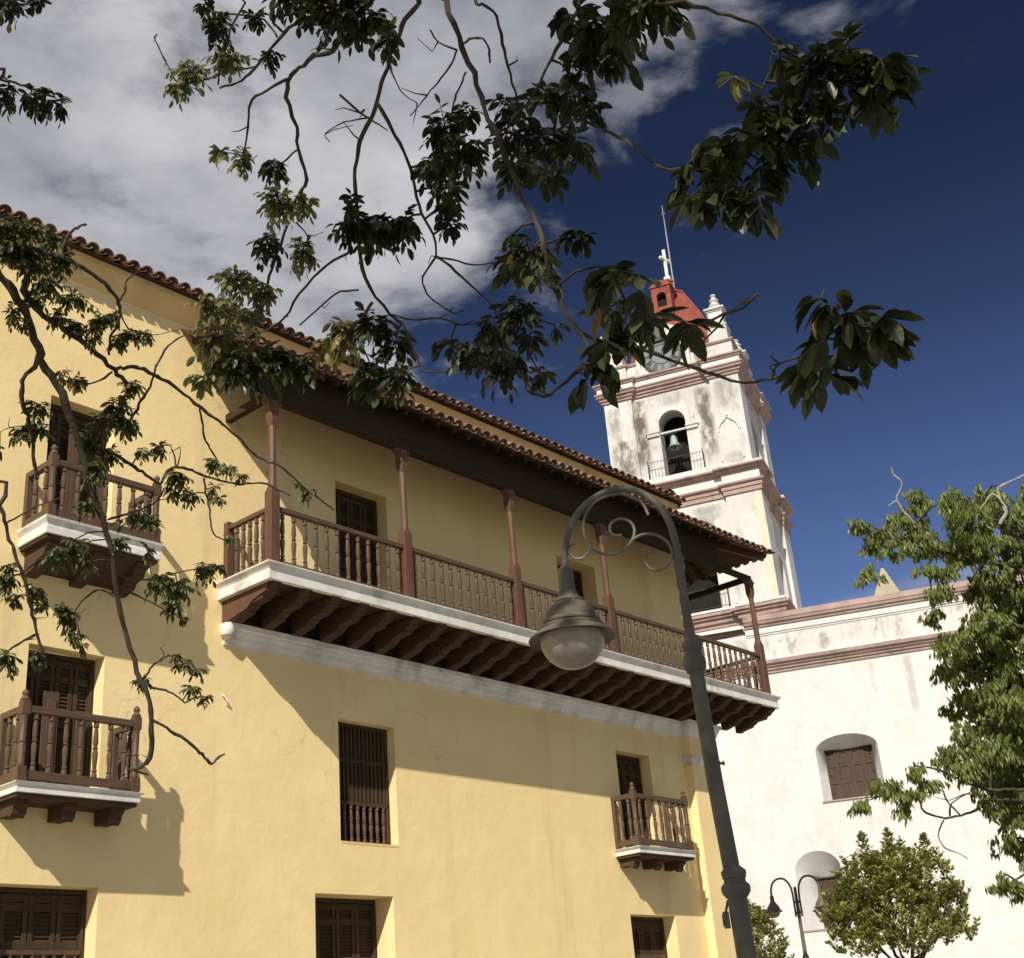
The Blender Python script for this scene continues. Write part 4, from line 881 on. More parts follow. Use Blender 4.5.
# ---- tree skeletons: points are x, y, z, radius in metres
BRANCHES=[[[-0.2,2.75,6.25,0.021],[-0.25,3.1,5.85,0.016],[-0.102,3.442,5.086,0.011],[-0.092,3.459,4.986,0.011],[-0.053,3.479,4.833,0.01],[-0.015,3.495,4.683,0.01],[0.015,3.507,4.531,0.009],[0.045,3.511,4.434,0.009],[0.062,3.513,4.355,0.009],[0.108,3.513,4.176,0.008],[0.134,3.509,4.092,0.008],[0.158,3.504,3.989,0.008],[0.174,3.498,3.888,0.007],[0.188,3.49,3.788,0.007],[0.217,3.474,3.67,0.007]],[[0.217,3.474,3.67,0.007],[0.245,3.453,3.608,0.007],[0.264,3.431,3.531,0.006],[0.262,3.419,3.483,0.006],[0.219,3.394,3.439,0.006],[0.162,3.359,3.379,0.005],[0.112,3.326,3.33,0.005],[0.064,3.272,3.326,0.004]],[[0.248,3.494,3.632,0.006],[0.318,3.457,3.568,0.006],[0.41,3.397,3.504,0.005],[0.5,3.338,3.418,0.005],[0.579,3.28,3.338,0.005],[0.664,3.208,3.262,0.004],[0.727,3.139,3.231,0.004],[0.786,3.07,3.198,0.004],[0.83,3.012,3.177,0.004]],[[0.725,3.128,3.229,0.004],[0.733,3.058,3.229,0.003],[0.765,2.973,3.2,0.003],[0.777,2.901,3.193,0.003]],[[0.396,3.255,3.42,0.005],[0.469,3.185,3.409,0.004],[0.542,3.111,3.397,0.004],[0.609,3.037,3.384,0.004],[0.653,2.99,3.372,0.004],[0.683,2.937,3.377,0.004]],[[0.605,3.018,3.369,0.003],[0.63,2.916,3.339,0.002],[0.641,2.86,3.323,0.002]],[[-0.2,2.75,6.25,0.017],[-0.6,3.1,5.8,0.013],[-0.2,3.435,5.089,0.009],[-0.244,3.599,5.053,0.009],[-0.287,3.685,5.034,0.009],[-0.334,3.79,5.006,0.008],[-0.375,3.891,4.975,0.008],[-0.423,3.989,4.942,0.008],[-0.479,4.077,4.913,0.008],[-0.503,4.156,4.88,0.008],[-0.528,4.263,4.833,0.008],[-0.544,4.414,4.762,0.008],[-0.55,4.561,4.686,0.008],[-0.534,4.677,4.625,0.007],[-0.463,4.809,4.565,0.007],[-0.418,4.859,4.551,0.007]],[[-0.382,3.867,4.903,0.007],[-0.336,4.007,4.871,0.007],[-0.3,4.127,4.837,0.006],[-0.287,4.245,4.795,0.006],[-0.273,4.364,4.748,0.006],[-0.234,4.46,4.714,0.005],[-0.237,4.559,4.668,0.005]],[[-0.237,4.559,4.668,0.005],[-0.3,4.623,4.617,0.004],[-0.291,4.68,4.568,0.004],[-0.246,4.722,4.54,0.003],[-0.191,4.763,4.515,0.003],[-0.148,4.772,4.527,0.003]],[[-0.237,4.559,4.668,0.006],[-0.197,4.543,4.623,0.005],[-0.134,4.518,4.533,0.005],[-0.05,4.481,4.405,0.004],[0.007,4.451,4.288,0.003]],[[-0.237,4.559,4.668,0.004],[-0.178,4.511,4.62,0.004],[-0.08,4.431,4.528,0.003],[0.013,4.336,4.47,0.002]],[[-0.539,3.98,5.059,0.005],[-0.466,3.998,4.979,0.004],[-0.41,4.004,4.934,0.003],[-0.362,4.01,4.89,0.002]],[[-0.323,3.786,5.002,0.004],[-0.308,3.796,4.947,0.003],[-0.278,3.805,4.882,0.002],[-0.232,3.803,4.838,0.002]],[[-0.068,3.693,4.971,0.004],[-0.098,3.713,4.913,0.004],[-0.15,3.728,4.857,0.003],[-0.19,3.738,4.814,0.003],[-0.229,3.748,4.768,0.002],[-0.257,3.754,4.739,0.002]],[[-0.067,3.656,4.937,0.004],[-0.132,3.611,4.94,0.003],[-0.155,3.566,4.957,0.003]],[[-0.039,3.568,4.885,0.005],[-0.002,3.549,4.887,0.005],[0.033,3.547,4.873,0.004],[0.047,3.562,4.839,0.004],[0.047,3.58,4.797,0.004]],[[-0.042,3.746,4.912,0.004],[-0.069,3.797,4.894,0.004],[-0.091,3.841,4.878,0.004],[-0.108,3.891,4.856,0.003],[-0.121,3.942,4.833,0.003]],[[-0.2,2.75,6.25,0.01],[-0.1,3.2,5.9,0.008],[0.001,3.249,4.857,0.006],[0.035,3.333,4.835,0.005],[0.082,3.391,4.824,0.005],[0.093,3.483,4.793,0.005],[0.108,3.565,4.763,0.005],[0.127,3.658,4.726,0.004],[0.152,3.767,4.679,0.004],[0.17,3.832,4.649,0.004]],[[1.0,2.9,6.3,0.012],[0.7,3.0,5.7,0.009],[0.371,3.026,4.632,0.006],[0.315,3.207,4.61,0.006],[0.276,3.294,4.599,0.006],[0.231,3.385,4.585,0.005],[0.188,3.484,4.565,0.005],[0.112,3.583,4.554,0.005],[0.059,3.672,4.533,0.004]],[[0.25,3.582,4.475,0.006],[0.284,3.536,4.467,0.005],[0.328,3.49,4.445,0.005],[0.398,3.448,4.358,0.005],[0.454,3.412,4.283,0.005],[0.496,3.385,4.209,0.004],[0.531,3.361,4.14,0.004],[0.577,3.323,4.082,0.004],[0.649,3.239,4.029,0.004]],[[0.15,3.719,4.631,0.006],[0.199,3.656,4.535,0.006],[0.25,3.582,4.475,0.006]],[[1.0,2.9,6.3,0.012],[1.1,3.1,5.6,0.009],[0.569,2.971,4.514,0.006],[0.634,2.988,4.445,0.006],[0.724,2.987,4.383,0.006],[0.815,2.975,4.327,0.005],[0.874,2.985,4.261,0.005],[0.909,2.993,4.216,0.005],[0.967,2.989,4.168,0.004],[1.065,2.966,4.104,0.004],[1.137,2.945,4.056,0.004]],[[0.875,2.99,4.266,0.004],[0.857,3.028,4.188,0.003],[0.815,3.065,4.114,0.003],[0.779,3.101,4.037,0.003],[0.736,3.125,3.986,0.002]],[[0.745,3.164,4.016,0.002],[0.691,3.167,3.951,0.002],[0.657,3.173,3.869,0.002],[0.709,3.155,3.78,0.001]],[[-1.6,2.6,6.05,0.026],[-1.2,3.2,5.9,0.019],[-0.432,3.892,5.603,0.013],[-0.532,4.147,5.569,0.012],[-0.597,4.266,5.551,0.011],[-0.69,4.315,5.572,0.01],[-0.762,4.378,5.57,0.009],[-0.815,4.429,5.565,0.009]],[[-0.815,4.429,5.565,0.009],[-0.845,4.513,5.536,0.009],[-0.833,4.659,5.488,0.008],[-0.84,4.767,5.447,0.008],[-0.835,4.912,5.388,0.008],[-0.873,4.966,5.364,0.008],[-0.912,5.024,5.337,0.007],[-0.985,5.154,5.271,0.007],[-1.072,5.301,5.189,0.007],[-1.123,5.403,5.128,0.006],[-1.161,5.492,5.072,0.006]],[[-0.815,4.429,5.565,0.007],[-0.931,4.5,5.573,0.006],[-1.009,4.555,5.572,0.006],[-1.059,4.684,5.533,0.005],[-1.107,4.839,5.48,0.004]],[[-1.105,4.831,5.49,0.004],[-1.157,4.812,5.498,0.003],[-1.218,4.8,5.495,0.003]],[[-1.6,2.6,6.05,0.017],[-1.5,3.2,5.8,0.013],[-0.636,4.104,5.648,0.009],[-0.744,4.216,5.668,0.008],[-0.812,4.28,5.68,0.007],[-0.926,4.418,5.685,0.007],[-1.009,4.515,5.685,0.006],[-1.081,4.574,5.693,0.005],[-1.17,4.623,5.716,0.005]],[[-0.993,4.519,5.727,0.005],[-1.119,4.543,5.732,0.004],[-1.235,4.573,5.725,0.004],[-1.32,4.585,5.728,0.004],[-1.356,4.584,5.737,0.004],[-1.382,4.56,5.787,0.003],[-1.416,4.525,5.858,0.003],[-1.44,4.493,5.925,0.003]],[[-1.6,2.6,6.05,0.01],[-1.9,3.4,5.6,0.008],[-1.045,4.2,5.899,0.005],[-1.062,4.352,5.803,0.005],[-1.096,4.425,5.75,0.004],[-1.135,4.48,5.707,0.004],[-1.158,4.54,5.66,0.004]],[[-0.833,4.237,5.621,0.005],[-0.885,4.218,5.702,0.005],[-0.99,4.228,5.751,0.004],[-1.105,4.243,5.795,0.004],[-1.142,4.231,5.844,0.004]],[[-1.6,2.6,6.05,0.013],[-1.6,3.3,5.8,0.01],[-0.841,4.091,5.768,0.007],[-0.848,4.186,5.734,0.006],[-0.852,4.244,5.712,0.006],[-0.816,4.302,5.702,0.005]],[[-0.865,4.856,5.519,0.005],[-0.957,4.969,5.542,0.004],[-1.03,5.051,5.56,0.003]],[[-0.922,5.129,5.315,0.004],[-0.885,5.214,5.296,0.003],[-0.885,5.295,5.265,0.003]],[[-0.6,4.669,4.813,0.006],[-0.661,4.731,4.825,0.006],[-0.766,4.838,4.839,0.006],[-0.885,4.999,4.827,0.005],[-0.987,5.153,4.804,0.005],[-1.069,5.235,4.802,0.005],[-1.152,5.291,4.821,0.005]],[[-0.592,4.765,4.672,0.005],[-0.685,4.867,4.735,0.005],[-0.789,5.017,4.771,0.004],[-0.927,5.226,4.804,0.004]],[[-0.529,4.718,4.571,0.007],[-0.601,4.872,4.587,0.007],[-0.718,5.061,4.618,0.006],[-0.846,5.234,4.656,0.006],[-0.987,5.442,4.678,0.006],[-1.03,5.516,4.678,0.006]],[[-0.425,4.047,4.995,0.003],[-0.497,4.09,5.024,0.003],[-0.563,4.132,5.045,0.003],[-0.633,4.194,5.053,0.002],[-0.62,4.24,5.048,0.002]],[[-0.45,4.666,4.477,0.004],[-0.348,4.69,4.452,0.004],[-0.244,4.695,4.455,0.004],[-0.154,4.717,4.425,0.004],[-0.036,4.713,4.435,0.003]],[[-0.396,4.603,4.395,0.004],[-0.345,4.687,4.259,0.004],[-0.324,4.712,4.218,0.004],[-0.239,4.721,4.21,0.003],[-0.134,4.721,4.219,0.003]],[[-4.6,4.9,5.9,0.016],[-2.455,4.78,6.086,0.008],[-2.321,4.912,6.139,0.007],[-2.268,4.962,6.158,0.006],[-2.216,5.018,6.17,0.006],[-2.161,5.068,6.188,0.005],[-2.106,5.121,6.202,0.004]],[[-4.4,4.6,5.8,0.015],[-2.195,4.256,6.142,0.008],[-2.124,4.407,6.166,0.006],[-2.068,4.494,6.191,0.005],[-1.998,4.546,6.246,0.004]],[[-4.75,4.6,4.3,0.035],[-4.72,4.8,5.2,0.03],[-4.6,4.9,5.9,0.022]],[[-4.72,4.8,5.2,0.028],[-4.55,4.7,5.5,0.022],[-4.4,4.6,5.8,0.02]],[[-4.75,4.6,4.3,0.046],[-4.7,5.6,4.75,0.035],[-2.964,5.637,5.927,0.024],[-2.792,5.821,5.844,0.023],[-2.703,5.96,5.74,0.023],[-2.66,6.033,5.679,0.022],[-2.607,6.151,5.565,0.022],[-2.582,6.259,5.439,0.021],[-2.57,6.317,5.368,0.021],[-2.516,6.404,5.281,0.021],[-2.476,6.528,5.124,0.02],[-2.435,6.657,4.948,0.019],[-2.421,6.76,4.785,0.019],[-2.373,6.872,4.62,0.018],[-2.34,6.976,4.446,0.017],[-2.341,7.086,4.221,0.017],[-2.306,7.194,4.009,0.016],[-2.267,7.283,3.827,0.015],[-2.215,7.363,3.665,0.015],[-2.209,7.424,3.502,0.014],[-2.228,7.468,3.356,0.014],[-2.279,7.47,3.308,0.013],[-2.334,7.462,3.294,0.013]],[[-2.196,7.332,3.556,0.009],[-2.125,7.417,3.511,0.009],[-2.062,7.488,3.475,0.009],[-1.986,7.586,3.407,0.009],[-1.95,7.632,3.372,0.009],[-1.918,7.676,3.337,0.009]],[[-1.918,7.676,3.337,0.007],[-1.883,7.677,3.37,0.007],[-1.843,7.681,3.392,0.006]],[[-2.323,7.465,3.294,0.007],[-2.3,7.523,3.291,0.006],[-2.272,7.59,3.285,0.005]],[[-2.581,6.289,5.424,0.014],[-2.619,6.33,5.354,0.014],[-2.684,6.349,5.3,0.013],[-2.705,6.384,5.244,0.013],[-2.704,6.443,5.167,0.012],[-2.695,6.491,5.108,0.012],[-2.694,6.549,5.029,0.011],[-2.7,6.636,4.9,0.01],[-2.707,6.686,4.822,0.009]],[[-4.7,5.6,4.75,0.04],[-2.69,5.911,5.83,0.021],[-2.65,6.139,5.745,0.019],[-2.603,6.297,5.692,0.018],[-2.55,6.392,5.678,0.017],[-2.496,6.491,5.658,0.016],[-2.444,6.583,5.639,0.016],[-2.395,6.672,5.616,0.015],[-2.333,6.805,5.568,0.014],[-2.297,6.888,5.534,0.013],[-2.259,6.97,5.499,0.012]],[[-2.283,6.711,5.519,0.012],[-2.227,6.737,5.541,0.012],[-2.166,6.774,5.549,0.012],[-2.099,6.836,5.528,0.011],[-2.036,6.894,5.506,0.011],[-1.948,6.982,5.461,0.01],[-1.877,7.066,5.408,0.01],[-1.807,7.136,5.367,0.009],[-1.741,7.203,5.325,0.009],[-1.671,7.282,5.267,0.008],[-1.606,7.362,5.201,0.008],[-1.547,7.412,5.17,0.007],[-1.48,7.455,5.155,0.007],[-1.409,7.515,5.112,0.007],[-1.333,7.591,5.048,0.006],[-1.244,7.666,4.988,0.006],[-1.166,7.733,4.931,0.005]],[[-1.889,7.115,5.434,0.007],[-1.891,7.174,5.373,0.007],[-1.896,7.249,5.293,0.006],[-1.872,7.311,5.236,0.006],[-1.842,7.37,5.185,0.005]],[[-2.265,6.955,5.306,0.01],[-2.21,6.942,5.403,0.009],[-2.149,6.929,5.5,0.008],[-2.108,6.898,5.619,0.007],[-2.05,6.877,5.721,0.006],[-1.995,6.874,5.777,0.006],[-1.931,6.883,5.818,0.005]],[[-2.492,6.748,5.1,0.012],[-2.428,6.825,5.065,0.011],[-2.358,6.884,5.06,0.011],[-2.303,6.941,5.036,0.011],[-2.249,7.002,5.006,0.01],[-2.188,7.066,4.976,0.01],[-2.127,7.132,4.94,0.009],[-2.099,7.133,4.998,0.009],[-2.049,7.145,5.052,0.009],[-1.975,7.192,5.053,0.008],[-1.914,7.242,5.036,0.008],[-1.808,7.317,5.019,0.007],[-1.699,7.385,5.012,0.007],[-1.624,7.42,5.027,0.006],[-1.545,7.462,5.031,0.006],[-1.485,7.509,5.005,0.005],[-1.417,7.556,4.984,0.005]],[[-1.906,7.31,5.039,0.007],[-1.902,7.35,4.954,0.007],[-1.887,7.397,4.857,0.006],[-1.887,7.427,4.789,0.005],[-1.875,7.459,4.72,0.005],[-1.83,7.482,4.691,0.004],[-1.772,7.501,4.68,0.004]],[[-2.415,7.079,4.709,0.007],[-2.343,7.111,4.748,0.007],[-2.249,7.154,4.79,0.006],[-2.152,7.187,4.86,0.005],[-2.117,7.185,4.936,0.005]],[[-4.75,4.6,4.3,0.021],[-2.917,6.186,4.678,0.011],[-2.768,6.379,4.537,0.011],[-2.76,6.426,4.474,0.011],[-2.746,6.494,4.383,0.01],[-2.731,6.555,4.3,0.01],[-2.708,6.613,4.226,0.01],[-2.7,6.663,4.15,0.01],[-2.694,6.705,4.082,0.01],[-2.685,6.754,4.005,0.01],[-2.668,6.821,3.898,0.009],[-2.653,6.895,3.77,0.009]],[[-2.771,6.469,4.469,0.006],[-2.706,6.504,4.525,0.005],[-2.618,6.549,4.601,0.004],[-2.528,6.599,4.657,0.003]],[[-2.744,6.685,4.261,0.006],[-2.793,6.673,4.237,0.005],[-2.843,6.669,4.194,0.004],[-2.911,6.651,4.164,0.003]],[[-2.684,6.825,3.947,0.009],[-2.754,6.824,3.918,0.008],[-2.824,6.827,3.879,0.006],[-2.891,6.839,3.82,0.005]],[[-4.7,5.6,4.75,0.035],[-2.85,5.647,5.814,0.018],[-2.663,5.832,5.872,0.016],[-2.535,5.97,5.887,0.015],[-2.467,6.041,5.894,0.014],[-2.395,6.108,5.905,0.013],[-2.335,6.183,5.895,0.012],[-2.276,6.265,5.875,0.011],[-2.234,6.337,5.849,0.011],[-2.202,6.407,5.815,0.01],[-2.202,6.472,5.767,0.009],[-2.236,6.532,5.711,0.009],[-2.286,6.584,5.658,0.008],[-2.318,6.659,5.588,0.007]],[[-2.43,6.136,5.941,0.009],[-2.414,6.12,6.044,0.009],[-2.379,6.124,6.105,0.008],[-2.345,6.137,6.138,0.008],[-2.316,6.149,6.164,0.007]],[[-2.206,6.44,5.802,0.007],[-2.161,6.418,5.859,0.006],[-2.141,6.385,5.918,0.005],[-2.064,6.374,5.972,0.003]],[[-2.602,6.265,5.84,0.005],[-2.552,6.314,5.873,0.004],[-2.478,6.395,5.91,0.003]],[[-2.393,6.299,5.528,0.007],[-2.333,6.443,5.647,0.006],[-2.279,6.563,5.781,0.004],[-2.254,6.623,5.878,0.004]],[[-2.228,6.545,5.82,0.005],[-2.204,6.633,5.747,0.004],[-2.096,6.715,5.736,0.003],[-1.944,6.774,5.791,0.002]],[[-2.312,6.711,5.501,0.007],[-2.39,6.735,5.467,0.006],[-2.481,6.743,5.453,0.005],[-2.566,6.723,5.492,0.004],[-2.623,6.71,5.517,0.004]],[[-2.471,6.658,5.06,0.006],[-2.566,6.623,5.116,0.005],[-2.675,6.6,5.134,0.004],[-2.84,6.584,5.117,0.003],[-2.897,6.586,5.097,0.002]],[[-2.378,7.162,4.256,0.007],[-2.418,7.155,4.283,0.007],[-2.476,7.151,4.299,0.006],[-2.538,7.164,4.272,0.005],[-2.603,7.189,4.224,0.004],[-2.632,7.211,4.184,0.004]],[[-2.365,7.122,4.372,0.007],[-2.277,7.203,4.362,0.006],[-2.178,7.272,4.39,0.005],[-2.051,7.35,4.445,0.004],[-1.92,7.43,4.488,0.003]],[[-2.358,7.145,4.317,0.007],[-2.311,7.226,4.297,0.006],[-2.228,7.355,4.271,0.004],[-2.164,7.453,4.247,0.003]],[[-2.265,7.361,3.764,0.008],[-2.232,7.381,3.845,0.007],[-2.198,7.4,3.897,0.006],[-2.148,7.429,3.943,0.006],[-2.103,7.458,3.96,0.005]],[[-2.217,7.381,3.747,0.008],[-2.146,7.444,3.746,0.007],[-2.1,7.494,3.725,0.006],[-2.055,7.552,3.687,0.005]],[[-2.182,7.447,3.921,0.005],[-2.158,7.442,3.96,0.003],[-2.168,7.43,3.989,0.002]],[[-2.038,7.149,5.06,0.005],[-2.043,7.118,5.121,0.004],[-2.061,7.086,5.175,0.002]],[[-2.032,7.151,5.06,0.005],[-2.009,7.128,5.122,0.003],[-2.005,7.107,5.166,0.002]]]
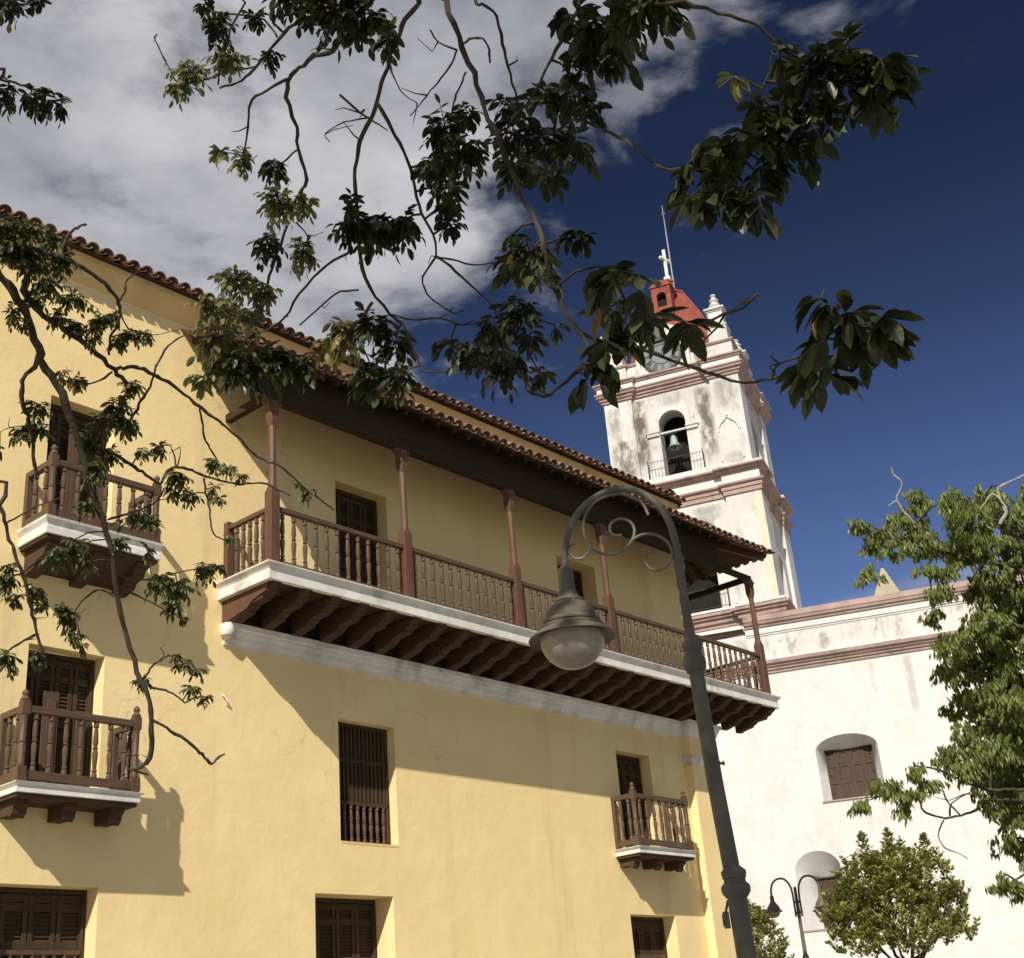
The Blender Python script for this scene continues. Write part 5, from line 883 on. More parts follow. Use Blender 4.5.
CLUSTERS=[[-0.701,4.049,5.622,-0.692,4.046,5.658,0.133,0.088,0.057,0.0],[-0.558,4.05,5.572,-0.503,4.072,5.579,0.153,0.132,0.056,0.0],[-0.442,4.096,5.539,-0.505,4.077,5.579,0.132,0.105,0.056,0.0],[-0.316,3.678,5.046,-0.288,3.687,5.034,0.058,0.07,0.05,0.0],[-1.098,4.269,5.744,-1.085,4.24,5.788,0.084,0.084,0.042,0.0],[-1.143,4.236,5.838,-1.139,4.231,5.84,0.047,0.038,0.042,0.0],[-0.916,4.205,5.709,-0.912,4.221,5.715,0.055,0.046,0.041,0.0],[-0.887,4.395,5.662,-0.899,4.384,5.684,0.047,0.056,0.042,0.0],[-1.091,4.478,5.747,-1.113,4.449,5.731,0.095,0.067,0.043,1.0],[-1.289,4.552,5.76,-1.286,4.58,5.727,0.097,0.068,0.044,1.0],[-1.35,4.582,5.708,-1.344,4.585,5.734,0.068,0.058,0.044,1.0],[-1.208,4.796,5.503,-1.209,4.801,5.495,0.048,0.039,0.044,1.0],[-1.116,4.837,5.479,-1.107,4.839,5.48,0.058,0.078,0.044,1.0],[-1.001,5.001,5.548,-0.992,5.009,5.55,0.079,0.079,0.048,0.0],[-1.071,5.2,5.263,-1.021,5.215,5.237,0.079,0.089,0.048,0.0],[-0.978,5.026,5.356,-0.922,5.042,5.328,0.117,0.107,0.047,1.0],[-0.856,5.002,5.333,-0.888,4.989,5.353,0.058,0.068,0.047,1.0],[-0.919,5.294,5.258,-0.885,5.295,5.265,0.08,0.1,0.048,1.0],[-1.244,5.31,5.136,-1.111,5.379,5.142,0.13,0.09,0.051,1.0],[-1.143,5.407,5.115,-1.129,5.416,5.119,0.081,0.081,0.051,1.0],[-1.319,5.191,4.918,-1.152,5.291,4.821,0.107,0.087,0.049,1.0],[-1.211,5.495,5.05,-1.161,5.492,5.072,0.071,0.081,0.052,1.0],[-1.237,5.356,4.678,-1.152,5.291,4.821,0.155,0.116,0.064,0.0],[-1.087,5.366,4.716,-0.985,5.439,4.677,0.145,0.126,0.064,0.0],[-0.96,5.401,4.697,-0.961,5.403,4.674,0.126,0.087,0.064,0.0],[-1.321,5.267,4.794,-1.152,5.291,4.821,0.126,0.136,0.064,1.0],[-1.398,5.342,4.633,-1.152,5.291,4.821,0.068,0.078,0.064,1.0],[-0.688,5.018,4.626,-0.691,5.019,4.611,0.1,0.118,0.06,2.0],[-0.802,5.164,4.648,-0.798,5.169,4.642,0.065,0.065,0.061,2.0],[-0.552,4.894,4.568,-0.6,4.869,4.587,0.097,0.097,0.062,0.0],[-0.456,4.901,4.474,-0.418,4.859,4.551,0.096,0.088,0.062,0.0],[-0.565,5.046,4.403,-0.655,4.959,4.601,0.143,0.098,0.063,0.0],[-0.425,4.713,4.202,-0.335,4.699,4.239,0.083,0.075,0.058,0.0],[-0.532,4.416,4.749,-0.544,4.421,4.758,0.151,0.101,0.054,0.0],[-0.424,4.479,4.763,-0.546,4.46,4.738,0.144,0.093,0.054,0.0],[-0.344,4.381,4.738,-0.273,4.364,4.748,0.066,0.075,0.053,0.0],[-0.549,4.318,4.796,-0.534,4.324,4.804,0.042,0.058,0.053,0.0],[-0.14,3.946,4.828,-0.121,3.942,4.833,0.094,0.11,0.055,0.0],[-0.092,4.009,4.752,-0.121,3.942,4.833,0.126,0.102,0.055,0.0],[-0.197,4.146,4.815,-0.296,4.161,4.825,0.089,0.089,0.057,0.0],[-0.148,4.243,4.773,-0.284,4.264,4.787,0.073,0.057,0.057,0.0],[-0.049,3.917,4.866,-0.109,3.896,4.854,0.055,0.055,0.055,0.0],[-0.165,4.363,4.778,-0.263,4.388,4.74,0.066,0.058,0.048,0.0],[-0.166,4.45,4.742,-0.234,4.46,4.714,0.059,0.059,0.048,0.0],[0.088,3.675,4.686,0.131,3.678,4.717,0.066,0.052,0.057,0.0],[0.102,3.661,4.546,0.076,3.643,4.539,0.08,0.094,0.056,0.0],[0.098,3.53,4.308,0.076,3.513,4.302,0.062,0.068,0.053,0.0],[0.215,3.677,4.519,0.201,3.655,4.534,0.116,0.08,0.056,0.0],[0.312,3.61,4.434,0.261,3.567,4.472,0.085,0.078,0.054,0.0],[0.234,3.905,4.55,0.17,3.832,4.649,0.075,0.053,0.058,0.0],[0.221,3.509,4.566,0.188,3.484,4.565,0.085,0.057,0.059,0.0],[0.319,3.469,4.527,0.317,3.502,4.451,0.098,0.07,0.058,0.0],[0.362,3.461,4.453,0.343,3.481,4.428,0.062,0.048,0.058,0.0],[0.325,3.19,4.613,0.321,3.189,4.612,0.095,0.068,0.069,0.0],[0.418,3.206,4.585,0.324,3.18,4.613,0.122,0.088,0.069,0.0],[0.506,3.027,4.468,0.57,2.971,4.513,0.123,0.09,0.066,0.0],[0.353,3.309,4.554,0.281,3.282,4.601,0.096,0.068,0.07,0.0],[0.444,3.271,4.509,0.309,3.221,4.608,0.095,0.068,0.069,0.0],[0.581,3.01,4.471,0.6,2.979,4.481,0.084,0.065,0.066,0.0],[0.304,3.381,4.554,0.245,3.357,4.59,0.048,0.035,0.071,0.0],[0.119,3.533,3.96,0.161,3.503,3.969,0.118,0.059,0.05,0.0],[0.083,4.349,4.45,0.013,4.336,4.47,0.104,0.072,0.061,0.0],[0.157,3.494,3.833,0.181,3.494,3.837,0.057,0.032,0.049,0.0],[0.267,3.506,3.987,0.161,3.503,3.969,0.072,0.046,0.05,0.0],[0.067,3.539,4.041,0.141,3.508,4.06,0.033,0.026,0.051,0.0],[0.088,4.442,4.302,0.007,4.451,4.288,0.104,0.08,0.056,0.0],[-0.017,4.477,4.244,0.007,4.451,4.288,0.112,0.088,0.056,0.0],[0.119,4.496,4.209,0.007,4.451,4.288,0.072,0.064,0.056,0.0],[-0.13,4.695,4.265,-0.134,4.721,4.219,0.108,0.058,0.058,0.0],[-0.212,4.753,4.36,-0.177,4.711,4.433,0.085,0.051,0.06,0.0],[0.012,4.714,4.234,-0.134,4.721,4.219,0.108,0.108,0.058,0.0],[0.147,4.566,4.083,0.007,4.451,4.288,0.048,0.056,0.056,0.0],[0.222,4.473,4.242,0.007,4.451,4.288,0.04,0.032,0.056,0.0],[0.34,3.155,3.598,0.401,3.249,3.42,0.075,0.052,0.098,0.0],[0.408,3.167,3.566,0.433,3.219,3.415,0.087,0.052,0.098,0.0],[0.351,3.376,3.62,0.344,3.44,3.55,0.085,0.067,0.103,0.0],[0.407,3.215,3.486,0.416,3.236,3.417,0.104,0.029,0.098,0.0],[0.515,3.127,3.41,0.52,3.134,3.4,0.056,0.02,0.096,0.0],[0.336,3.416,3.555,0.346,3.439,3.548,0.073,0.061,0.103,0.0],[0.292,3.4,3.489,0.262,3.42,3.485,0.072,0.06,0.102,0.0],[0.248,3.388,3.412,0.217,3.393,3.438,0.053,0.041,0.101,0.0],[0.328,3.429,3.823,0.186,3.491,3.799,0.032,0.038,0.107,0.0],[0.891,3.011,4.236,0.894,2.99,4.235,0.044,0.038,0.079,0.0],[0.99,2.974,4.165,0.986,2.984,4.155,0.081,0.062,0.078,0.0],[1.072,2.943,4.168,1.045,2.971,4.117,0.093,0.069,0.078,0.0],[1.137,2.913,4.094,1.126,2.948,4.063,0.08,0.062,0.077,0.0],[1.176,2.953,4.028,1.137,2.945,4.056,0.055,0.043,0.077,0.0],[1.044,3.011,4.1,1.045,2.97,4.117,0.1,0.062,0.078,0.0],[1.11,2.99,4.015,1.129,2.947,4.061,0.08,0.049,0.077,0.0],[0.962,3.004,4.14,0.974,2.987,4.164,0.081,0.062,0.078,0.0],[1.202,2.934,4.039,1.137,2.945,4.056,0.037,0.031,0.077,0.0],[0.835,3.084,4.089,0.807,3.073,4.097,0.087,0.056,0.078,0.0],[0.765,3.102,4.006,0.76,3.111,4.015,0.092,0.068,0.077,0.0],[0.888,3.128,4.014,0.784,3.096,4.048,0.093,0.069,0.078,0.0],[0.959,3.096,4.028,0.805,3.076,4.092,0.075,0.05,0.078,0.0],[1.015,3.072,4.036,1.045,2.971,4.117,0.056,0.044,0.078,0.0],[0.686,3.178,4.015,0.72,3.165,3.986,0.069,0.056,0.078,0.0],[0.843,3.182,3.959,0.745,3.164,4.016,0.081,0.044,0.078,0.0],[0.62,3.235,4.042,0.638,3.252,4.038,0.057,0.044,0.079,0.0],[0.622,3.163,3.883,0.657,3.173,3.869,0.067,0.055,0.076,0.0],[0.677,3.177,3.847,0.671,3.168,3.845,0.079,0.061,0.076,0.0],[0.74,3.121,3.819,0.703,3.157,3.79,0.066,0.048,0.075,0.0],[0.625,3.302,4.034,0.614,3.28,4.055,0.051,0.038,0.08,0.0],[0.785,3.134,3.784,0.709,3.155,3.78,0.042,0.036,0.075,0.0],[0.933,3.054,4.09,0.968,2.988,4.167,0.081,0.056,0.074,0.0],[1.071,2.992,4.111,1.062,2.967,4.106,0.081,0.05,0.074,0.0],[0.833,3.121,4.043,0.786,3.094,4.052,0.075,0.05,0.074,0.0],[0.704,3.173,3.932,0.686,3.168,3.939,0.074,0.049,0.073,0.0],[0.814,3.203,3.941,0.735,3.164,4.004,0.069,0.044,0.074,0.0],[0.929,3.145,3.976,0.779,3.101,4.037,0.062,0.044,0.074,0.0],[1.097,2.977,4.036,1.114,2.952,4.072,0.062,0.037,0.073,0.0],[0.881,2.843,3.243,0.777,2.901,3.193,0.068,0.037,0.081,0.0],[0.946,2.957,3.216,0.83,3.012,3.177,0.059,0.038,0.084,0.0],[0.882,2.982,3.206,0.83,3.012,3.177,0.054,0.038,0.084,0.0],[0.962,2.896,3.21,0.83,3.012,3.177,0.042,0.027,0.082,0.0],[0.752,3.034,4.175,0.83,3.052,4.141,0.05,0.037,0.06,1.0],[0.906,3.037,4.121,0.841,3.042,4.16,0.05,0.031,0.06,1.0],[0.652,3.2,4.078,0.649,3.239,4.029,0.044,0.032,0.061,1.0],[0.835,2.841,3.27,0.777,2.901,3.193,0.058,0.042,0.089,0.0],[0.881,2.85,3.231,0.777,2.901,3.193,0.078,0.052,0.089,0.0],[0.957,2.944,3.233,0.83,3.012,3.177,0.065,0.048,0.092,0.0],[0.842,2.883,3.194,0.777,2.901,3.193,0.063,0.047,0.089,0.0],[0.837,3.018,3.163,0.83,3.012,3.177,0.054,0.038,0.092,0.0],[0.95,2.841,3.209,0.777,2.901,3.193,0.037,0.026,0.089,0.0],[0.806,3.013,3.189,0.82,3.026,3.182,0.027,0.027,0.092,0.0],[-2.118,4.483,6.18,-2.088,4.463,6.182,0.073,0.083,0.05,0.0],[-2.005,4.536,6.252,-2.002,4.543,6.243,0.042,0.047,0.05,0.0],[-2.302,4.968,6.12,-2.289,4.942,6.15,0.055,0.098,0.052,0.0],[-2.228,5.055,6.139,-2.21,5.024,6.172,0.055,0.088,0.053,0.0],[-2.163,5.082,6.141,-2.164,5.066,6.187,0.055,0.099,0.053,0.0],[-2.105,5.154,6.166,-2.106,5.121,6.202,0.033,0.089,0.053,0.0],[-2.616,5.813,5.919,-2.648,5.848,5.873,0.118,0.118,0.043,3.0],[-2.526,5.884,5.965,-2.569,5.934,5.883,0.095,0.083,0.043,3.0],[-2.472,6.065,6.018,-2.418,6.124,6.019,0.073,0.085,0.044,3.0],[-2.572,5.96,5.834,-2.56,5.943,5.884,0.143,0.06,0.043,3.0],[-2.542,6.026,5.85,-2.513,5.993,5.889,0.132,0.096,0.044,3.0],[-2.438,6.146,5.924,-2.43,6.136,5.941,0.097,0.109,0.044,3.0],[-2.616,5.927,5.853,-2.595,5.905,5.88,0.072,0.083,0.043,3.0],[-2.574,6.267,5.854,-2.586,6.281,5.851,0.098,0.074,0.045,3.0],[-2.478,6.438,5.845,-2.478,6.395,5.91,0.125,0.062,0.045,3.0],[-2.602,6.209,5.734,-2.628,6.212,5.721,0.061,0.061,0.044,3.0],[-2.674,6.092,5.574,-2.628,6.105,5.61,0.048,0.083,0.043,3.0],[-2.623,6.141,5.534,-2.605,6.161,5.554,0.036,0.048,0.043,3.0],[-2.531,6.385,5.702,-2.55,6.391,5.678,0.074,0.062,0.045,3.0],[-2.464,6.477,5.697,-2.498,6.487,5.659,0.087,0.062,0.045,3.0],[-2.328,6.503,5.733,-2.304,6.508,5.72,0.099,0.062,0.045,3.0],[-2.275,6.551,5.786,-2.28,6.561,5.779,0.075,0.05,0.045,3.0],[-2.204,6.677,5.721,-2.182,6.65,5.745,0.113,0.063,0.046,3.0],[-2.12,6.696,5.733,-2.12,6.697,5.739,0.063,0.05,0.046,3.0],[-2.351,6.451,5.608,-2.341,6.426,5.633,0.049,0.073,0.045,3.0],[-2.26,6.633,5.662,-2.293,6.601,5.642,0.05,0.05,0.045,3.0],[-2.516,6.722,5.46,-2.515,6.735,5.469,0.063,0.056,0.042,2.0],[-2.585,6.743,5.484,-2.575,6.721,5.495,0.038,0.038,0.042,2.0],[-2.267,6.949,5.533,-2.272,6.942,5.511,0.077,0.064,0.043,2.0],[-2.313,6.967,5.473,-2.265,6.959,5.504,0.032,0.051,0.043,2.0],[-2.611,6.709,5.526,-2.617,6.711,5.514,0.032,0.032,0.042,2.0],[-2.641,6.47,5.176,-2.702,6.453,5.154,0.072,0.072,0.047,3.0],[-2.769,6.586,5.087,-2.774,6.591,5.124,0.073,0.073,0.048,3.0],[-2.697,6.601,5.115,-2.698,6.597,5.132,0.086,0.061,0.048,3.0],[-2.906,6.627,5.011,-2.897,6.586,5.097,0.037,0.037,0.048,3.0],[-2.342,6.901,5.359,-2.258,6.953,5.319,0.114,0.101,0.049,3.0],[-2.301,6.959,5.277,-2.265,6.955,5.306,0.101,0.088,0.049,3.0],[-2.351,6.751,5.192,-2.458,6.79,5.081,0.086,0.086,0.048,3.0],[-2.443,6.779,5.075,-2.456,6.792,5.08,0.074,0.098,0.048,3.0],[-2.383,6.719,4.885,-2.428,6.705,4.872,0.085,0.109,0.047,3.0],[-2.368,6.881,5.042,-2.364,6.878,5.06,0.074,0.074,0.049,3.0],[-2.195,6.972,5.09,-2.259,6.991,5.011,0.062,0.044,0.045,3.0],[-2.13,7.076,5.155,-2.061,7.086,5.175,0.063,0.05,0.046,3.0],[-2.043,7.176,5.0,-2.068,7.14,5.031,0.088,0.076,0.046,3.0],[-1.997,7.332,4.938,-1.902,7.35,4.954,0.064,0.064,0.046,3.0],[-2.073,7.204,4.924,-2.117,7.185,4.936,0.05,0.063,0.046,3.0],[-1.873,7.371,5.167,-1.842,7.37,5.185,0.065,0.058,0.043,1.0],[-1.759,7.319,5.096,-1.776,7.337,5.017,0.064,0.051,0.043,1.0],[-1.692,7.353,5.059,-1.71,7.378,5.013,0.038,0.038,0.043,1.0],[-1.847,7.351,4.982,-1.903,7.34,4.974,0.038,0.051,0.043,1.0],[-1.823,7.385,4.921,-1.895,7.374,4.905,0.038,0.038,0.043,1.0],[-1.783,7.491,4.698,-1.787,7.496,4.683,0.038,0.038,0.043,1.0],[-1.327,7.624,4.994,-1.301,7.618,5.026,0.046,0.046,0.044,3.0],[-1.347,7.596,5.049,-1.337,7.587,5.051,0.032,0.032,0.044,3.0],[-1.298,7.61,5.036,-1.306,7.614,5.029,0.032,0.032,0.044,3.0],[-2.253,7.173,4.747,-2.26,7.15,4.785,0.125,0.056,0.049,3.0],[-2.2,7.203,4.713,-2.243,7.156,4.794,0.063,0.05,0.049,3.0],[-2.454,6.792,4.678,-2.398,6.812,4.708,0.06,0.072,0.047,3.0],[-2.301,6.969,4.523,-2.35,6.945,4.499,0.061,0.055,0.048,3.0],[-2.21,7.215,4.544,-2.195,7.26,4.385,0.037,0.05,0.049,3.0],[-2.562,6.715,4.364,-2.744,6.685,4.261,0.083,0.071,0.046,3.0],[-2.523,6.865,4.452,-2.354,6.93,4.523,0.097,0.085,0.047,3.0],[-2.477,6.913,4.373,-2.34,6.993,4.412,0.072,0.048,0.047,3.0],[-2.546,6.841,4.489,-2.362,6.906,4.563,0.048,0.036,0.047,3.0],[-2.156,7.299,4.372,-2.158,7.284,4.399,0.1,0.087,0.049,3.0],[-2.07,7.386,4.354,-2.074,7.336,4.435,0.1,0.1,0.049,3.0],[-2.124,7.459,4.262,-2.164,7.453,4.247,0.063,0.063,0.049,3.0],[-2.083,7.494,4.197,-2.164,7.453,4.247,0.032,0.038,0.049,3.0],[-1.921,7.434,4.479,-1.921,7.43,4.488,0.076,0.076,0.049,3.0],[-1.844,7.445,4.499,-1.92,7.43,4.488,0.038,0.05,0.049,3.0],[-2.664,7.205,4.168,-2.632,7.211,4.184,0.075,0.075,0.045,3.0],[-2.633,7.253,4.065,-2.632,7.211,4.184,0.062,0.062,0.045,3.0],[-2.693,7.178,4.215,-2.63,7.21,4.187,0.05,0.05,0.045,3.0],[-2.583,7.241,3.988,-2.632,7.211,4.184,0.031,0.037,0.045,3.0],[-2.827,6.662,4.229,-2.817,6.671,4.217,0.059,0.095,0.046,3.0],[-2.767,6.673,4.116,-2.698,6.678,4.125,0.047,0.059,0.046,3.0],[-2.669,6.697,4.16,-2.699,6.669,4.14,0.059,0.071,0.046,3.0],[-2.649,6.733,4.083,-2.692,6.715,4.067,0.047,0.035,0.046,3.0],[-2.799,6.65,4.289,-2.783,6.676,4.242,0.047,0.036,0.046,3.0],[-2.852,6.853,3.827,-2.868,6.835,3.84,0.072,0.083,0.047,3.0],[-2.69,6.861,3.831,-2.661,6.858,3.833,0.059,0.047,0.046,3.0],[-2.258,7.357,3.785,-2.257,7.366,3.783,0.055,0.049,0.041,3.0],[-2.05,7.49,3.905,-2.103,7.458,3.96,0.062,0.044,0.042,3.0],[-1.973,7.521,3.868,-2.103,7.458,3.96,0.05,0.037,0.042,3.0],[-2.012,7.541,3.768,-2.067,7.537,3.697,0.062,0.044,0.042,3.0],[-1.941,7.573,3.719,-2.055,7.552,3.687,0.044,0.037,0.042,3.0],[-2.092,7.461,3.958,-2.103,7.458,3.96,0.037,0.031,0.042,3.0]]
LIMBS=[[[-4.55,2.25,3.4,0.17],[-4.3,2.35,4.6,0.15],[-3.3,2.45,5.5,0.13],[-1.6,2.6,6.05,0.11],[-0.2,2.75,6.25,0.09],[1.0,2.9,6.3,0.07],[1.7,2.95,6.2,0.05]],[[-4.5,2.3,2.9,0.13],[-4.6,3.2,3.7,0.115],[-4.75,4.6,4.3,0.1],[-4.7,5.6,4.75,0.085]],[[-4.5,2.2,3.8,0.15],[-3.9,1.7,5.2,0.13],[-2.4,1.1,6.5,0.11],[-0.6,0.6,7.2,0.09],[1.2,0.2,7.6,0.07],[3.0,-0.2,7.6,0.05]]]
RT_CL=[[5.35,18.99,8.8,0.23,0.15],[5.69,18.98,8.57,0.29,0.19],[6.13,19.3,8.82,0.36,0.26],[6.36,19.1,9.15,0.22,0.2],[6.1,18.42,8.23,0.35,0.22],[6.91,19.05,9.08,0.2,0.3],[6.67,18.16,8.39,0.35,0.28],[7.47,19.25,9.2,0.3,0.2],[7.55,18.82,8.75,0.36,0.33],[6.72,18.76,8.22,0.39,0.23],[6.9,18.19,8.07,0.28,0.28],[7.74,19.44,8.39,0.27,0.24],[5.73,18.74,8.26,0.19,0.13],[5.49,19.09,8.43,0.13,0.11],[5.26,18.78,7.91,0.17,0.14],[6.34,17.66,8.54,0.12,0.12],[7.69,18.33,8.37,0.32,0.4],[8.16,18.56,8.75,0.5,0.5],[8.03,18.36,7.87,0.48,0.32],[5.98,18.09,7.67,0.18,0.09],[6.24,18.03,7.6,0.22,0.12],[6.1,18.16,7.34,0.22,0.14],[5.97,18.29,7.06,0.17,0.12],[6.95,18.32,7.64,0.25,0.14],[7.43,18.64,7.79,0.26,0.15],[6.88,19.05,8.2,0.33,0.15],[7.02,19.39,7.69,0.23,0.23],[7.17,18.88,7.34,0.39,0.32],[7.54,19.46,7.17,0.4,0.37],[6.8,18.7,6.92,0.35,0.29],[6.45,18.65,6.78,0.28,0.22],[6.05,18.39,6.63,0.25,0.14],[6.62,19.6,6.66,0.36,0.23],[7.14,19.73,6.73,0.37,0.3],[7.26,19.1,6.46,0.32,0.36],[6.15,18.97,6.34,0.19,0.16],[6.68,19.37,6.2,0.36,0.26],[6.89,18.83,5.88,0.38,0.32],[6.56,19.88,6.03,0.23,0.2],[6.81,19.65,5.72,0.39,0.26],[7.36,20.0,5.68,0.33,0.37],[6.29,19.13,5.42,0.22,0.22],[6.68,19.16,5.17,0.38,0.29],[5.85,18.8,5.13,0.22,0.14],[6.01,18.78,4.93,0.28,0.18],[7.28,19.92,5.13,0.3,0.33],[6.61,19.67,4.84,0.36,0.26],[7.02,19.87,4.69,0.33,0.29],[6.92,19.64,4.3,0.29,0.23],[6.5,19.34,4.42,0.19,0.14],[7.62,18.9,6.68,0.42,0.65],[7.67,19.57,5.63,0.43,0.66],[7.37,19.44,4.58,0.42,0.48],[6.74,19.74,4.0,0.23,0.15],[7.04,19.97,3.91,0.2,0.16],[6.48,19.58,3.41,0.19,0.11],[6.74,19.82,3.27,0.23,0.16],[7.2,19.83,3.66,0.33,0.33],[8.13,18.55,7.14,0.48,0.97],[8.19,19.42,5.85,0.5,0.99],[7.37,19.8,6.97,0.4,0.3],[7.6,19.98,6.36,0.34,0.34],[7.53,20.26,6.69,0.38,0.27],[7.8,19.54,7.67,0.3,0.27],[7.36,20.49,4.78,0.34,0.34],[7.2,20.58,5.2,0.34,0.27],[7.21,20.38,6.18,0.34,0.24],[7.6,20.49,5.54,0.31,0.34],[7.05,20.18,6.79,0.3,0.24],[7.79,19.5,8.16,0.3,0.17],[5.25,18.39,4.84,0.16,0.12],[5.36,18.39,4.7,0.13,0.12],[4.77,18.55,4.71,0.16,0.1],[4.96,18.51,4.62,0.18,0.15],[5.02,18.53,4.41,0.12,0.15],[4.48,18.65,4.5,0.09,0.07],[5.15,18.47,4.56,0.15,0.1]]
RT_BR=[[[7.838,19.412,7.4,0.108],[7.964,18.571,7.319,0.057],[7.503,18.565,7.643,0.049],[7.248,18.589,7.739,0.045],[6.842,18.611,7.912,0.038],[6.567,18.624,8.022,0.034],[6.288,18.64,8.118,0.03],[6.079,18.643,8.203,0.027],[5.795,18.652,8.298,0.023],[5.518,18.613,8.488,0.019]],[[7.838,19.412,7.4,0.12],[8.013,18.417,7.734,0.063],[7.558,18.389,8.116,0.048],[7.375,18.391,8.231,0.043],[7.25,18.354,8.389,0.038],[7.089,18.36,8.471,0.034],[6.989,18.313,8.625,0.029],[6.971,18.231,8.789,0.025]],[[7.223,18.304,8.339,0.031],[7.318,18.211,8.487,0.027],[7.28,18.17,8.636,0.023],[7.172,18.159,8.772,0.019],[7.055,18.244,8.672,0.014],[7.008,18.286,8.612,0.012]],[[7.273,18.089,8.847,0.019],[7.6,17.918,8.938,0.013],[7.81,17.82,8.955,0.009]],[[7.318,18.211,8.487,0.025],[7.258,18.188,8.842,0.015],[7.336,18.162,8.89,0.013]],[[5.878,18.335,8.638,0.018],[5.776,18.275,8.803,0.017],[5.767,18.226,8.898,0.016],[5.843,18.138,9.001,0.015],[5.821,18.091,9.098,0.014],[5.727,18.062,9.193,0.013],[5.718,18.01,9.287,0.012]],[[5.745,18.194,8.821,0.012],[5.612,18.259,8.762,0.007]],[[5.849,18.245,8.604,0.021],[5.974,18.319,8.459,0.018],[6.181,18.432,8.226,0.013],[6.317,18.516,8.052,0.009]],[[6.764,18.649,7.853,0.019],[6.865,18.712,7.546,0.015],[6.969,18.756,7.283,0.011],[7.004,18.788,7.133,0.009]],[[6.926,18.707,7.491,0.016],[7.076,18.61,7.618,0.007]],[[6.258,18.546,8.021,0.015],[6.166,18.605,7.939,0.011],[6.14,18.651,7.829,0.007]],[[5.635,18.67,8.238,0.012],[5.44,18.702,8.137,0.009],[5.328,18.733,7.997,0.006]],[[7.768,19.512,5.0,0.072],[7.656,19.353,4.401,0.038],[6.96,19.149,4.565,0.031],[6.432,19.013,4.584,0.026],[6.06,18.873,4.703,0.022],[5.766,18.734,4.842,0.019],[5.542,18.648,4.9,0.017],[5.316,18.569,4.931,0.015]],[[7.008,19.374,4.459,0.031],[6.547,19.247,4.461,0.027],[6.291,19.182,4.371,0.024],[6.039,19.114,4.296,0.022],[5.717,19.019,4.251,0.019],[5.417,18.891,4.338,0.016],[5.345,18.762,4.489,0.014],[5.401,18.597,4.622,0.012]],[[5.847,18.733,4.235,0.015],[5.684,18.688,4.448,0.013],[5.618,18.651,4.586,0.011],[5.118,18.697,4.497,0.007]],[[5.718,18.772,4.238,0.015],[5.752,18.668,4.397,0.012],[6.028,18.422,4.509,0.007]],[[5.633,18.804,4.195,0.012],[5.524,18.861,4.007,0.01],[5.584,18.865,3.825,0.009],[5.738,18.829,3.74,0.007],[5.85,18.805,3.646,0.006]],[[6.266,18.773,4.484,0.012],[6.015,18.847,4.533,0.01],[5.81,18.92,4.479,0.008],[5.622,18.966,4.545,0.006]],[[7.768,19.512,5.0,0.072],[7.88,19.013,5.773,0.038],[7.317,19.182,6.017,0.029],[7.023,19.246,6.212,0.024],[6.701,19.329,6.34,0.019]],[[7.768,19.512,5.0,0.072],[8.0,18.761,6.602,0.038],[7.51,18.898,6.842,0.03],[7.137,18.981,7.058,0.024],[6.782,19.141,6.951,0.019]],[[7.838,19.412,2.5,0.06],[7.456,19.556,3.323,0.032],[7.113,19.664,3.531,0.021],[6.765,19.798,3.409,0.013]],[[7.838,19.412,2.5,0.06],[7.533,19.487,3.725,0.032],[7.183,19.598,3.911,0.022],[6.805,19.723,3.989,0.013]]]
RT_TRUNK=[[7.887539666123529,19.41208413365838,0,0.3],[7.837539666123529,19.41208413365838,2.5,0.25],[7.767539666123529,19.51208413365838,5,0.21],[7.837539666123529,19.41208413365838,7.4,0.16],[8.00753966612353,19.41208413365838,8.1,0.05]]

# ================================================================ TREES
def leaf(mb, base, d, nrm, ln, wd, mi, tone, fold=.18, curl=.15):
    """one pointed leaflet, folded a little along its midrib and drooping towards the tip"""
    d = d.normalized(); x = d.cross(nrm)
    if x.length < 1e-4: x = d.cross(Vector((1, .3, .2)))
    x.normalize(); n = x.cross(d)
    st = ((0, 0), (.28, .82), (.58, 1.0), (.84, .58), (1, 0)); v = []
    for t, k in st:
        c = base+d*(ln*t)-n*(curl*ln*t*t)
        if k == 0: v.append(tuple(c))
        else:
            e = x*(wd*.5*k); u = n*(wd*fold*k); v += [tuple(c-e+u), tuple(c), tuple(c+e+u)]
    f = [(0, 2, 1), (0, 3, 2), (1, 2, 5, 4), (2, 3, 6, 5), (4, 5, 8, 7), (5, 6, 9, 8), (7, 8, 10), (8, 9, 10)]
    mb.add(v, f, mi, tone, False)
def leaf_simple(mb, base, d, nrm, ln, wd, mi, tone):
    d = d.normalized(); x = d.cross(nrm)
    if x.length < 1e-4: x = d.cross(Vector((1, .3, .2)))
    x.normalize(); n = x.cross(d)
    a = base; b = base+d*(ln*.5)+x*(wd*.5)+n*(wd*.12); c = base+d*ln-n*(.1*ln); e = base+d*(ln*.5)-x*(wd*.5)+n*(wd*.12)
    mb.add([tuple(a), tuple(b), tuple(c), tuple(e)], [(0, 1, 2), (0, 2, 3)], mi, tone)
def rvec(r):
    while True:
        v = Vector((r.uniform(-1, 1), r.uniform(-1, 1), r.uniform(-1, 1)))
        if 0.05 < v.length <= 1: return v
def smooth_limb(pts):
    out = []
    for i in range(len(pts)-1):
        p0, p1, p2, p3 = [Vector(pts[max(0, min(len(pts)-1, k))]) for k in (i-1, i, i+1, i+2)]
        for k in range(3):
            t = k/3; v = .5*((2*p1)+(-p0+p2)*t+(2*p0-5*p1+4*p2-p3)*t*t+(-p0+3*p1-3*p2+p3)*t**3); v[3] = p1[3]+(p2[3]-p1[3])*t; out.append(tuple(v))
    out.append(tuple(pts[-1])); return out
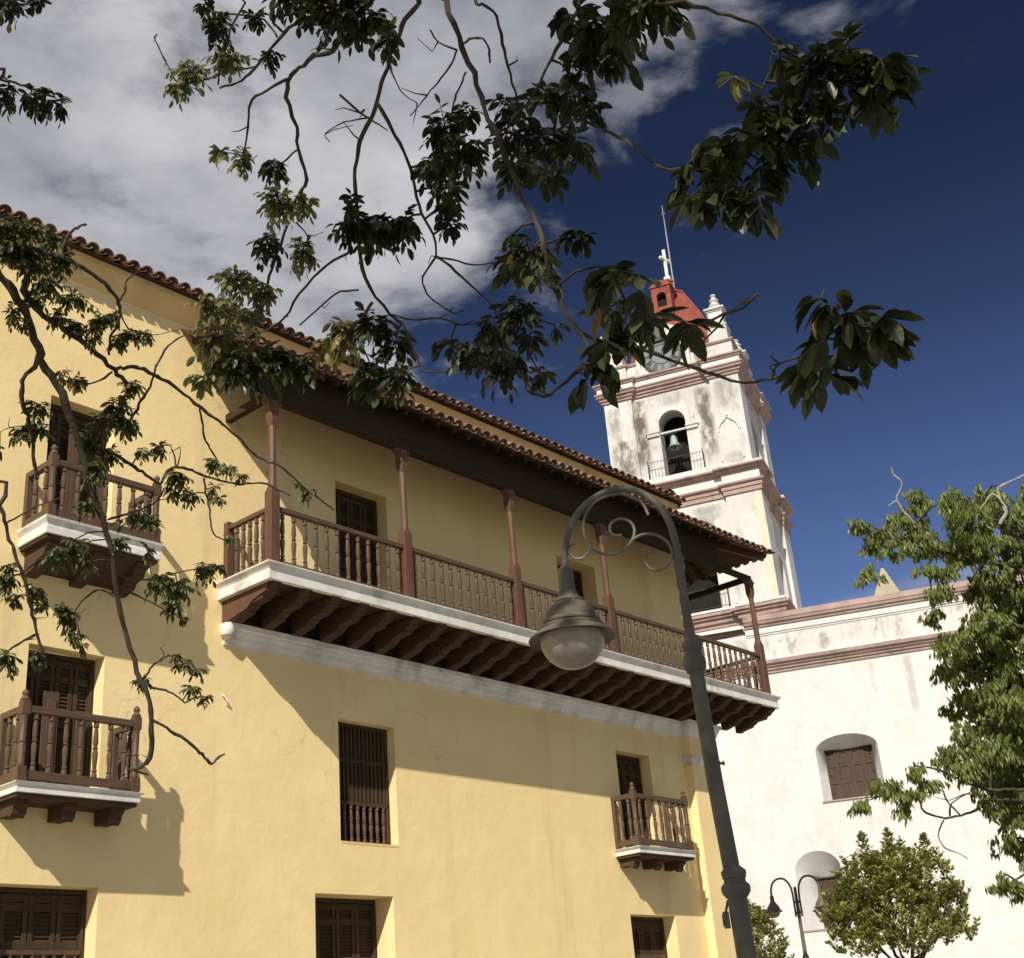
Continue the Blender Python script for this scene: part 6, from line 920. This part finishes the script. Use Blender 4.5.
def wobble(pts, r, amp):
    """knots and kinks: extra points between the given ones"""
    out = []
    for i in range(len(pts)-1):
        a, b = Vector(pts[i][:3]), Vector(pts[i+1][:3]); L = (b-a).length; k = max(1, min(6, int(L/.05)))
        for j in range(k):
            t = j/k; p = a.lerp(b, t); rad = pts[i][3]+(pts[i+1][3]-pts[i][3])*t
            if j or i: p = p+rvec(r)*min(amp*rad*1.1, .010); rad *= r.uniform(.82, 1.22)
            out.append((*p, rad))
    out.append(tuple(pts[-1])); return out
def leafy_twig_set(mb, hub, rx, ry, lf, tint, r, right, upv, fwd):
    """compound leaves spreading from one shoot end: a drooping stalk carrying paired leaflets"""
    n_leaf = max(7, int(4.3*math.pi*rx*ry/(lf*lf*.40)))
    per = 7; nst = max(2, round(n_leaf/per))
    for k in range(nst):
        ang = 2*math.pi*(k+r.random()*.8)/nst; rad = r.uniform(.40, 1.0)
        tip = hub+right*(math.cos(ang)*rx*rad)+upv*((math.sin(ang)*ry*rad)-.25*ry)+fwd*(r.uniform(-1, 1)*rx*.75)
        mid = hub.lerp(tip, .5)+Vector((0, 0, .18*rx))
        st = [(*hub, .0028), (*mid, .0022), (*tip, .0014)]
        mb.tube(st, 3, 4, True, False)
        m = max(3, per//2)
        for j in range(m+1):
            t = .30+.70*j/m; a = hub.lerp(mid, min(1, t*2)) if t < .5 else mid.lerp(tip, (t-.5)*2)
            ax = (tip-hub).normalized()
            side = ax.cross(Vector((0, 0, 1)))
            if side.length < .05: side = right.copy()
            side.normalize()
            for sg in ((-1, 1) if j < m else (0,)):
                d = ax*r.uniform(.35, .8)+side*(sg*r.uniform(.45, .9))+Vector((0, 0, -r.uniform(.15, .85)))+rvec(r)*.22
                nr = Vector((0, 0, 1))+rvec(r)*.55
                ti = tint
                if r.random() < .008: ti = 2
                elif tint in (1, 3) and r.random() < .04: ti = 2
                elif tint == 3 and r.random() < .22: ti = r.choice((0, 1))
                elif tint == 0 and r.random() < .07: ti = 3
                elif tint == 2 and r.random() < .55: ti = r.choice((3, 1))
                s = r.uniform(.72, 1.18)
                leaf(mb, a, d, nr, lf*s, lf*s*r.uniform(.38, .50), ti, r.random(), r.uniform(.05, .25), r.uniform(.05, .3))
LEAFM = ['leaf0', 'leaf1', 'leaf2', 'leafm', 'bark']
ot = empty('overhanging_tree', (-4.55, 2.2, 0)); tag(ot, 'crooked tree hanging its leafy branches over the top and left, nearest of all', 'tree')
off = Vector((4.55, -2.2, 0))
def sh(p): return (p[0]+4.55, p[1]-2.2, *p[2:])
r = random.Random(11)
m = MB(); m.tube(wobble([(0, 0, 0, .30), (.02, .01, .4, .24), (.06, .03, 1.5, .21), (.02, .06, 2.6, .19), (.02, .06, 3.6, .17)], r, .5), 14); m.build('trunk', 'bark', ot)
for Lb in LIMBS:
    m = MB(); m.tube(wobble([sh(p) for p in Lb], r, .4), 10); m.build('limb', 'bark', ot)
for Bp in BRANCHES:
    m = MB(); m.tube(wobble(smooth_limb([sh(p) for p in Bp]), r, .75), 7)
    tip = Bp[len(Bp)//2:] if len(Bp) > 4 else Bp[1:]
    for k in range(r.choice((0, 1, 1, 2))):                   # short dead side shoots
        p = Vector(sh(r.choice(tip)[:3])); a = rvec(r).normalized(); a.z = abs(a.z)*.5-.25; L = r.uniform(.05, .15)
        m.tube(wobble([(*p, .0035), (*(p+a*L*.5+rvec(r)*.02), .0025), (*(p+a*L+rvec(r)*.05), .0013)], r, .8), 4)
    thin = max(p[3] for p in Bp) < .009
    m.build('branch' if not thin else 'twig', 'bark', ot)
cm3 = cam.matrix_world.to_3x3(); RT, UPV, FW = cm3 @ Vector((1, 0, 0)), cm3 @ Vector((0, 1, 0)), cm3 @ Vector((0, 0, -1))
order = sorted(CLUSTERS, key=lambda c: -c[6]*c[7]/(Vector(c[:3]).length_squared))
rest = MB()
for i, c in enumerate(order):                            # the hundred that show largest are parts, the small remainder is one part
    mb = MB() if i < 100 else rest
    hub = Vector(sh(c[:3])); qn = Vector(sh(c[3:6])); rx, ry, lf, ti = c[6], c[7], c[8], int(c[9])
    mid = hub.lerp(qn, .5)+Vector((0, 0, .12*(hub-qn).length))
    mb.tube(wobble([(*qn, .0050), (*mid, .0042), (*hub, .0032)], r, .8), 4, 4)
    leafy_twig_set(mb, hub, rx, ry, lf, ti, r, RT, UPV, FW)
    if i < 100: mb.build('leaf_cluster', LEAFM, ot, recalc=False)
tag(rest.build('small_foliage', LEAFM, ot, recalc=False), kind='stuff')
# unseen leaf mass added above and behind the viewpoint to shade lamp and branches
mb = MB(); r2 = random.Random(21)
GAP = Vector((.78, 3.16, 4.06)); SUNV = to_sun.copy()
for k in range(300):
    t = r2.random(); c = Vector((r2.uniform(-1.0, 4.2), r2.uniform(-2.6, 1.9), r2.uniform(6.2, 11.5)))
    if c.z > 8.6: c.x = r2.uniform(-1.0, 2.4)
    if c.y > 1.0 and c.z < 6.6: c.z += .6
    w_ = c-GAP
    if (w_-SUNV*w_.dot(SUNV)).length < .62: continue          # hole left in the added leaf mass to let sun through
    for j in range(34):
        p = c+Vector((r2.gauss(0, .34), r2.gauss(0, .34), r2.gauss(0, .20)))
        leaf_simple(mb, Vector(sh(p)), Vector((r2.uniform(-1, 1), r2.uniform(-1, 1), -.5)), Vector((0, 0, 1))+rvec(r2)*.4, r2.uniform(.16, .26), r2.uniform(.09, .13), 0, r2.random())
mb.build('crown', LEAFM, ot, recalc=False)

def far_leaf_clump(mb, c, rx, ry, n, ln, r, mi, droop, wr=.42):
    for j in range(n):
        v = rvec(r); v = v.normalized()*(v.length**.45); p = c+Vector((v.x*rx, v.y*rx, v.z*ry))
        d = Vector((v.x, v.y, v.z*.4))*.7+rvec(r)*.7+Vector((0, 0, droop))
        leaf_simple(mb, p, d, Vector((0, 0, 1))+rvec(r)*.6, ln*r.uniform(.7, 1.25), ln*wr*r.uniform(.8, 1.2), mi, min(1, max(0, r.gauss(.45, .28))))
# ---- spreading tree at the right
r = random.Random(31)
rt = empty('spreading_tree', (RT_TRUNK[0][0], RT_TRUNK[0][1], 0)); tag(rt, 'large feathery green tree with bare crooked twigs at the right edge', 'tree')
def shr(p): return (p[0]-RT_TRUNK[0][0], p[1]-RT_TRUNK[0][1], *p[2:])
m = MB(); m.tube(wobble([shr(p) for p in RT_TRUNK], r, .5), 12); m.build('trunk', 'bark', rt)
for i, Bp in enumerate(RT_BR):
    dead = max(p[3] for p in Bp) < .040
    m = MB(); m.tube(wobble(smooth_limb([shr((*p[:3], p[3]*.9)) for p in Bp]), r, .5), 6); m.build('twig' if dead else 'branch', 'deadwood' if (dead and i in (2, 3, 4, 5, 6, 7, 8, 9)) else 'bark', rt)
for i in range(0, len(RT_CL), 1):
    x, y, z, rx, ry = RT_CL[i]; mb = MB(); c = Vector(shr((x, y, z)))
    n = int(max(110, min(1300, 7000*rx*ry)))
    ns = max(3, int(n/22))
    for k in range(ns):                                      # drooping tufts, so that the outline is ragged and lets light through
        v = rvec(r); tc = c+Vector((v.x*rx*.95, v.y*rx*.95, v.z*ry*.95))
        tl = r.uniform(.14, .30); ax = Vector((r.uniform(-1, 1), r.uniform(-1, 1), -.25))
        for j in range(20):
            t = r.random(); p = tc+ax*(tl*(t-.3))+rvec(r)*.07
            leaf_simple(mb, p, ax*.5+rvec(r)*.55+Vector((0, 0, -1.0)), Vector((0, 0, 1))+rvec(r)*.7, r.uniform(.085, .15), r.uniform(.034, .058), 0, min(1, max(0, r.gauss(.42, .30))))
    # a twig that carries the clump
    q_ = min((Vector(shr(p[:3])) for Bp in RT_BR for p in Bp), key=lambda p: (p-c).length)
    mb.tube([(*q_, .02), (*(q_.lerp(c, .5)+Vector((0, 0, .08))), .014), (*c, .008)], 4, 1)
    mb.build('leaf_clump', ['leaf3', 'bark'], rt, recalc=False)
# ---- round clipped-looking tree before the church, and a second one half hidden by the lamp
def round_tree(name, label, loc, lobes, spires, seed, scale=1.0):
    r = random.Random(seed); t = empty(name, loc); tag(t, label, 'tree', 'small leafy trees before the church')
    m = MB(); m.tube(wobble([(0, 0, 0, .12), (.03, 0, 1.0, .10), (.0, .04, 2.2, .085), (.05, 0, 2.8, .07)], r, .5), 10); m.build('trunk', 'bark', t)
    for k in range(9):
        a = k*2.4; e = Vector((math.cos(a)*1.1, math.sin(a)*1.1, 3.8+.25*(k % 3)))*scale; e.z = 3.6+.3*(k % 4)
        m = MB(); m.tube(wobble([(.03, 0, 2.3+.06*k, .045), (e.x*.45, e.y*.45, 3.0, .032), (e.x, e.y, e.z, .014)], r, .5), 6); m.build('limb', 'bark', t)
    mb = MB()
    for (x, y, z, rx, ry, n) in lobes:
        c = Vector((x, y, z)); ns = int(n/12)
        for k in range(ns):
            v = rvec(r); v = v.normalized()*(v.length**.5); p = c+Vector((v.x*rx, v.y*rx, v.z*ry))
            up = Vector((v.x*.6, v.y*.6, .9)).normalized(); L = r.uniform(.16, .34)
            for j in range(14):
                tt = r.random(); a = r.uniform(0, 6.28); o = Vector((math.cos(a), math.sin(a), r.uniform(.1, .9)))
                leaf_simple(mb, p+up*(L*tt)+o*.02, o+up*.5, up+rvec(r)*.5, r.uniform(.10, .17), r.uniform(.06, .095), 0, min(1, max(0, r.gauss(.4+.15*tt, .26))))
    for (x, y, z, h, w_) in spires:
        for k in range(int(h*190)):
            tt = r.random()**.7; a = r.uniform(0, 6.28); rad = w_*1.35*(1-tt)*r.uniform(.1, 1); p = Vector((x+math.cos(a)*rad, y+math.sin(a)*rad, z+h*tt))
            o = Vector((math.cos(a), math.sin(a), r.uniform(.3, 1.4)))
            leaf_simple(mb, p, o, Vector((0, 0, 1))+rvec(r)*.5, r.uniform(.10, .17), r.uniform(.06, .095), 0, min(1, max(0, r.gauss(.55, .25))))
    for k in range(34):                                      # stray shoots that break the outline
        x, y, z, rx, ry, n = r.choice(lobes); v = rvec(r).normalized(); v.z = abs(v.z)*.9-.15
        p = Vector((x+v.x*rx*.9, y+v.y*rx*.9, z+v.z*ry*.9)); d = (v+Vector((0, 0, .9))).normalized(); L = r.uniform(.25, .55)
        for j in range(int(L*70)):
            tt = r.random(); a = r.uniform(0, 6.28); o = Vector((math.cos(a), math.sin(a), .6))
            leaf_simple(mb, p+d*(L*tt)+o*(.06*(1-tt)), o+d*.6, d+rvec(r)*.5, r.uniform(.10, .16), r.uniform(.05, .085), 0, min(1, max(0, r.gauss(.5, .28))))
    mb.build('crown', ['leaf4'], t, recalc=False)
round_tree('leafy_tree', 'bushy round light green tree with three spiky tops before the white church', (8.80, 34.85, .25),
    [(0, 0, 3.9, 1.05, .85, 2300), (-.95, .2, 4.05, .75, .62, 1300), (-.75, -.4, 4.75, .62, .55, 900), (.15, -.2, 4.9, .62, .6, 1000), (.85, 0, 4.55, .72, .7, 1200), (1.25, .2, 3.85, .60, .50, 900), (-1.35, -.1, 3.7, .50, .42, 600), (.3, -.6, 3.3, .9, .42, 800), (-.4, .6, 4.4, .9, .8, 900), (1.45, -.2, 3.35, .42, .3, 320), (-1.15, -.3, 3.15, .5, .3, 320)],
    [(-.62, -.3, 4.9, 1.05, .34), (-.35, -.3, 4.9, .55, .3), (.06, -.2, 5.0, .98, .30), (1.02, 0, 4.7, 1.12, .32), (.5, .1, 4.9, .5, .3), (-1.3, 0, 4.3, .5, .3), (1.5, .1, 4.1, .4, .25)], 41)
round_tree('leafy_tree', 'small light green tree half hidden behind the lamp pole by the yellow corner', (6.72, 45.9, 0),
    [(.1, 0, 4.3, .85, .95, 1900), (.0, 0, 5.0, .55, .6, 800), (.4, .1, 3.5, .75, .7, 900), (-.3, 0, 3.4, .7, .7, 700)],
    [(-.1, 0, 5.2, .75, .34), (.25, 0, 5.1, .5, .3)], 43, .6)
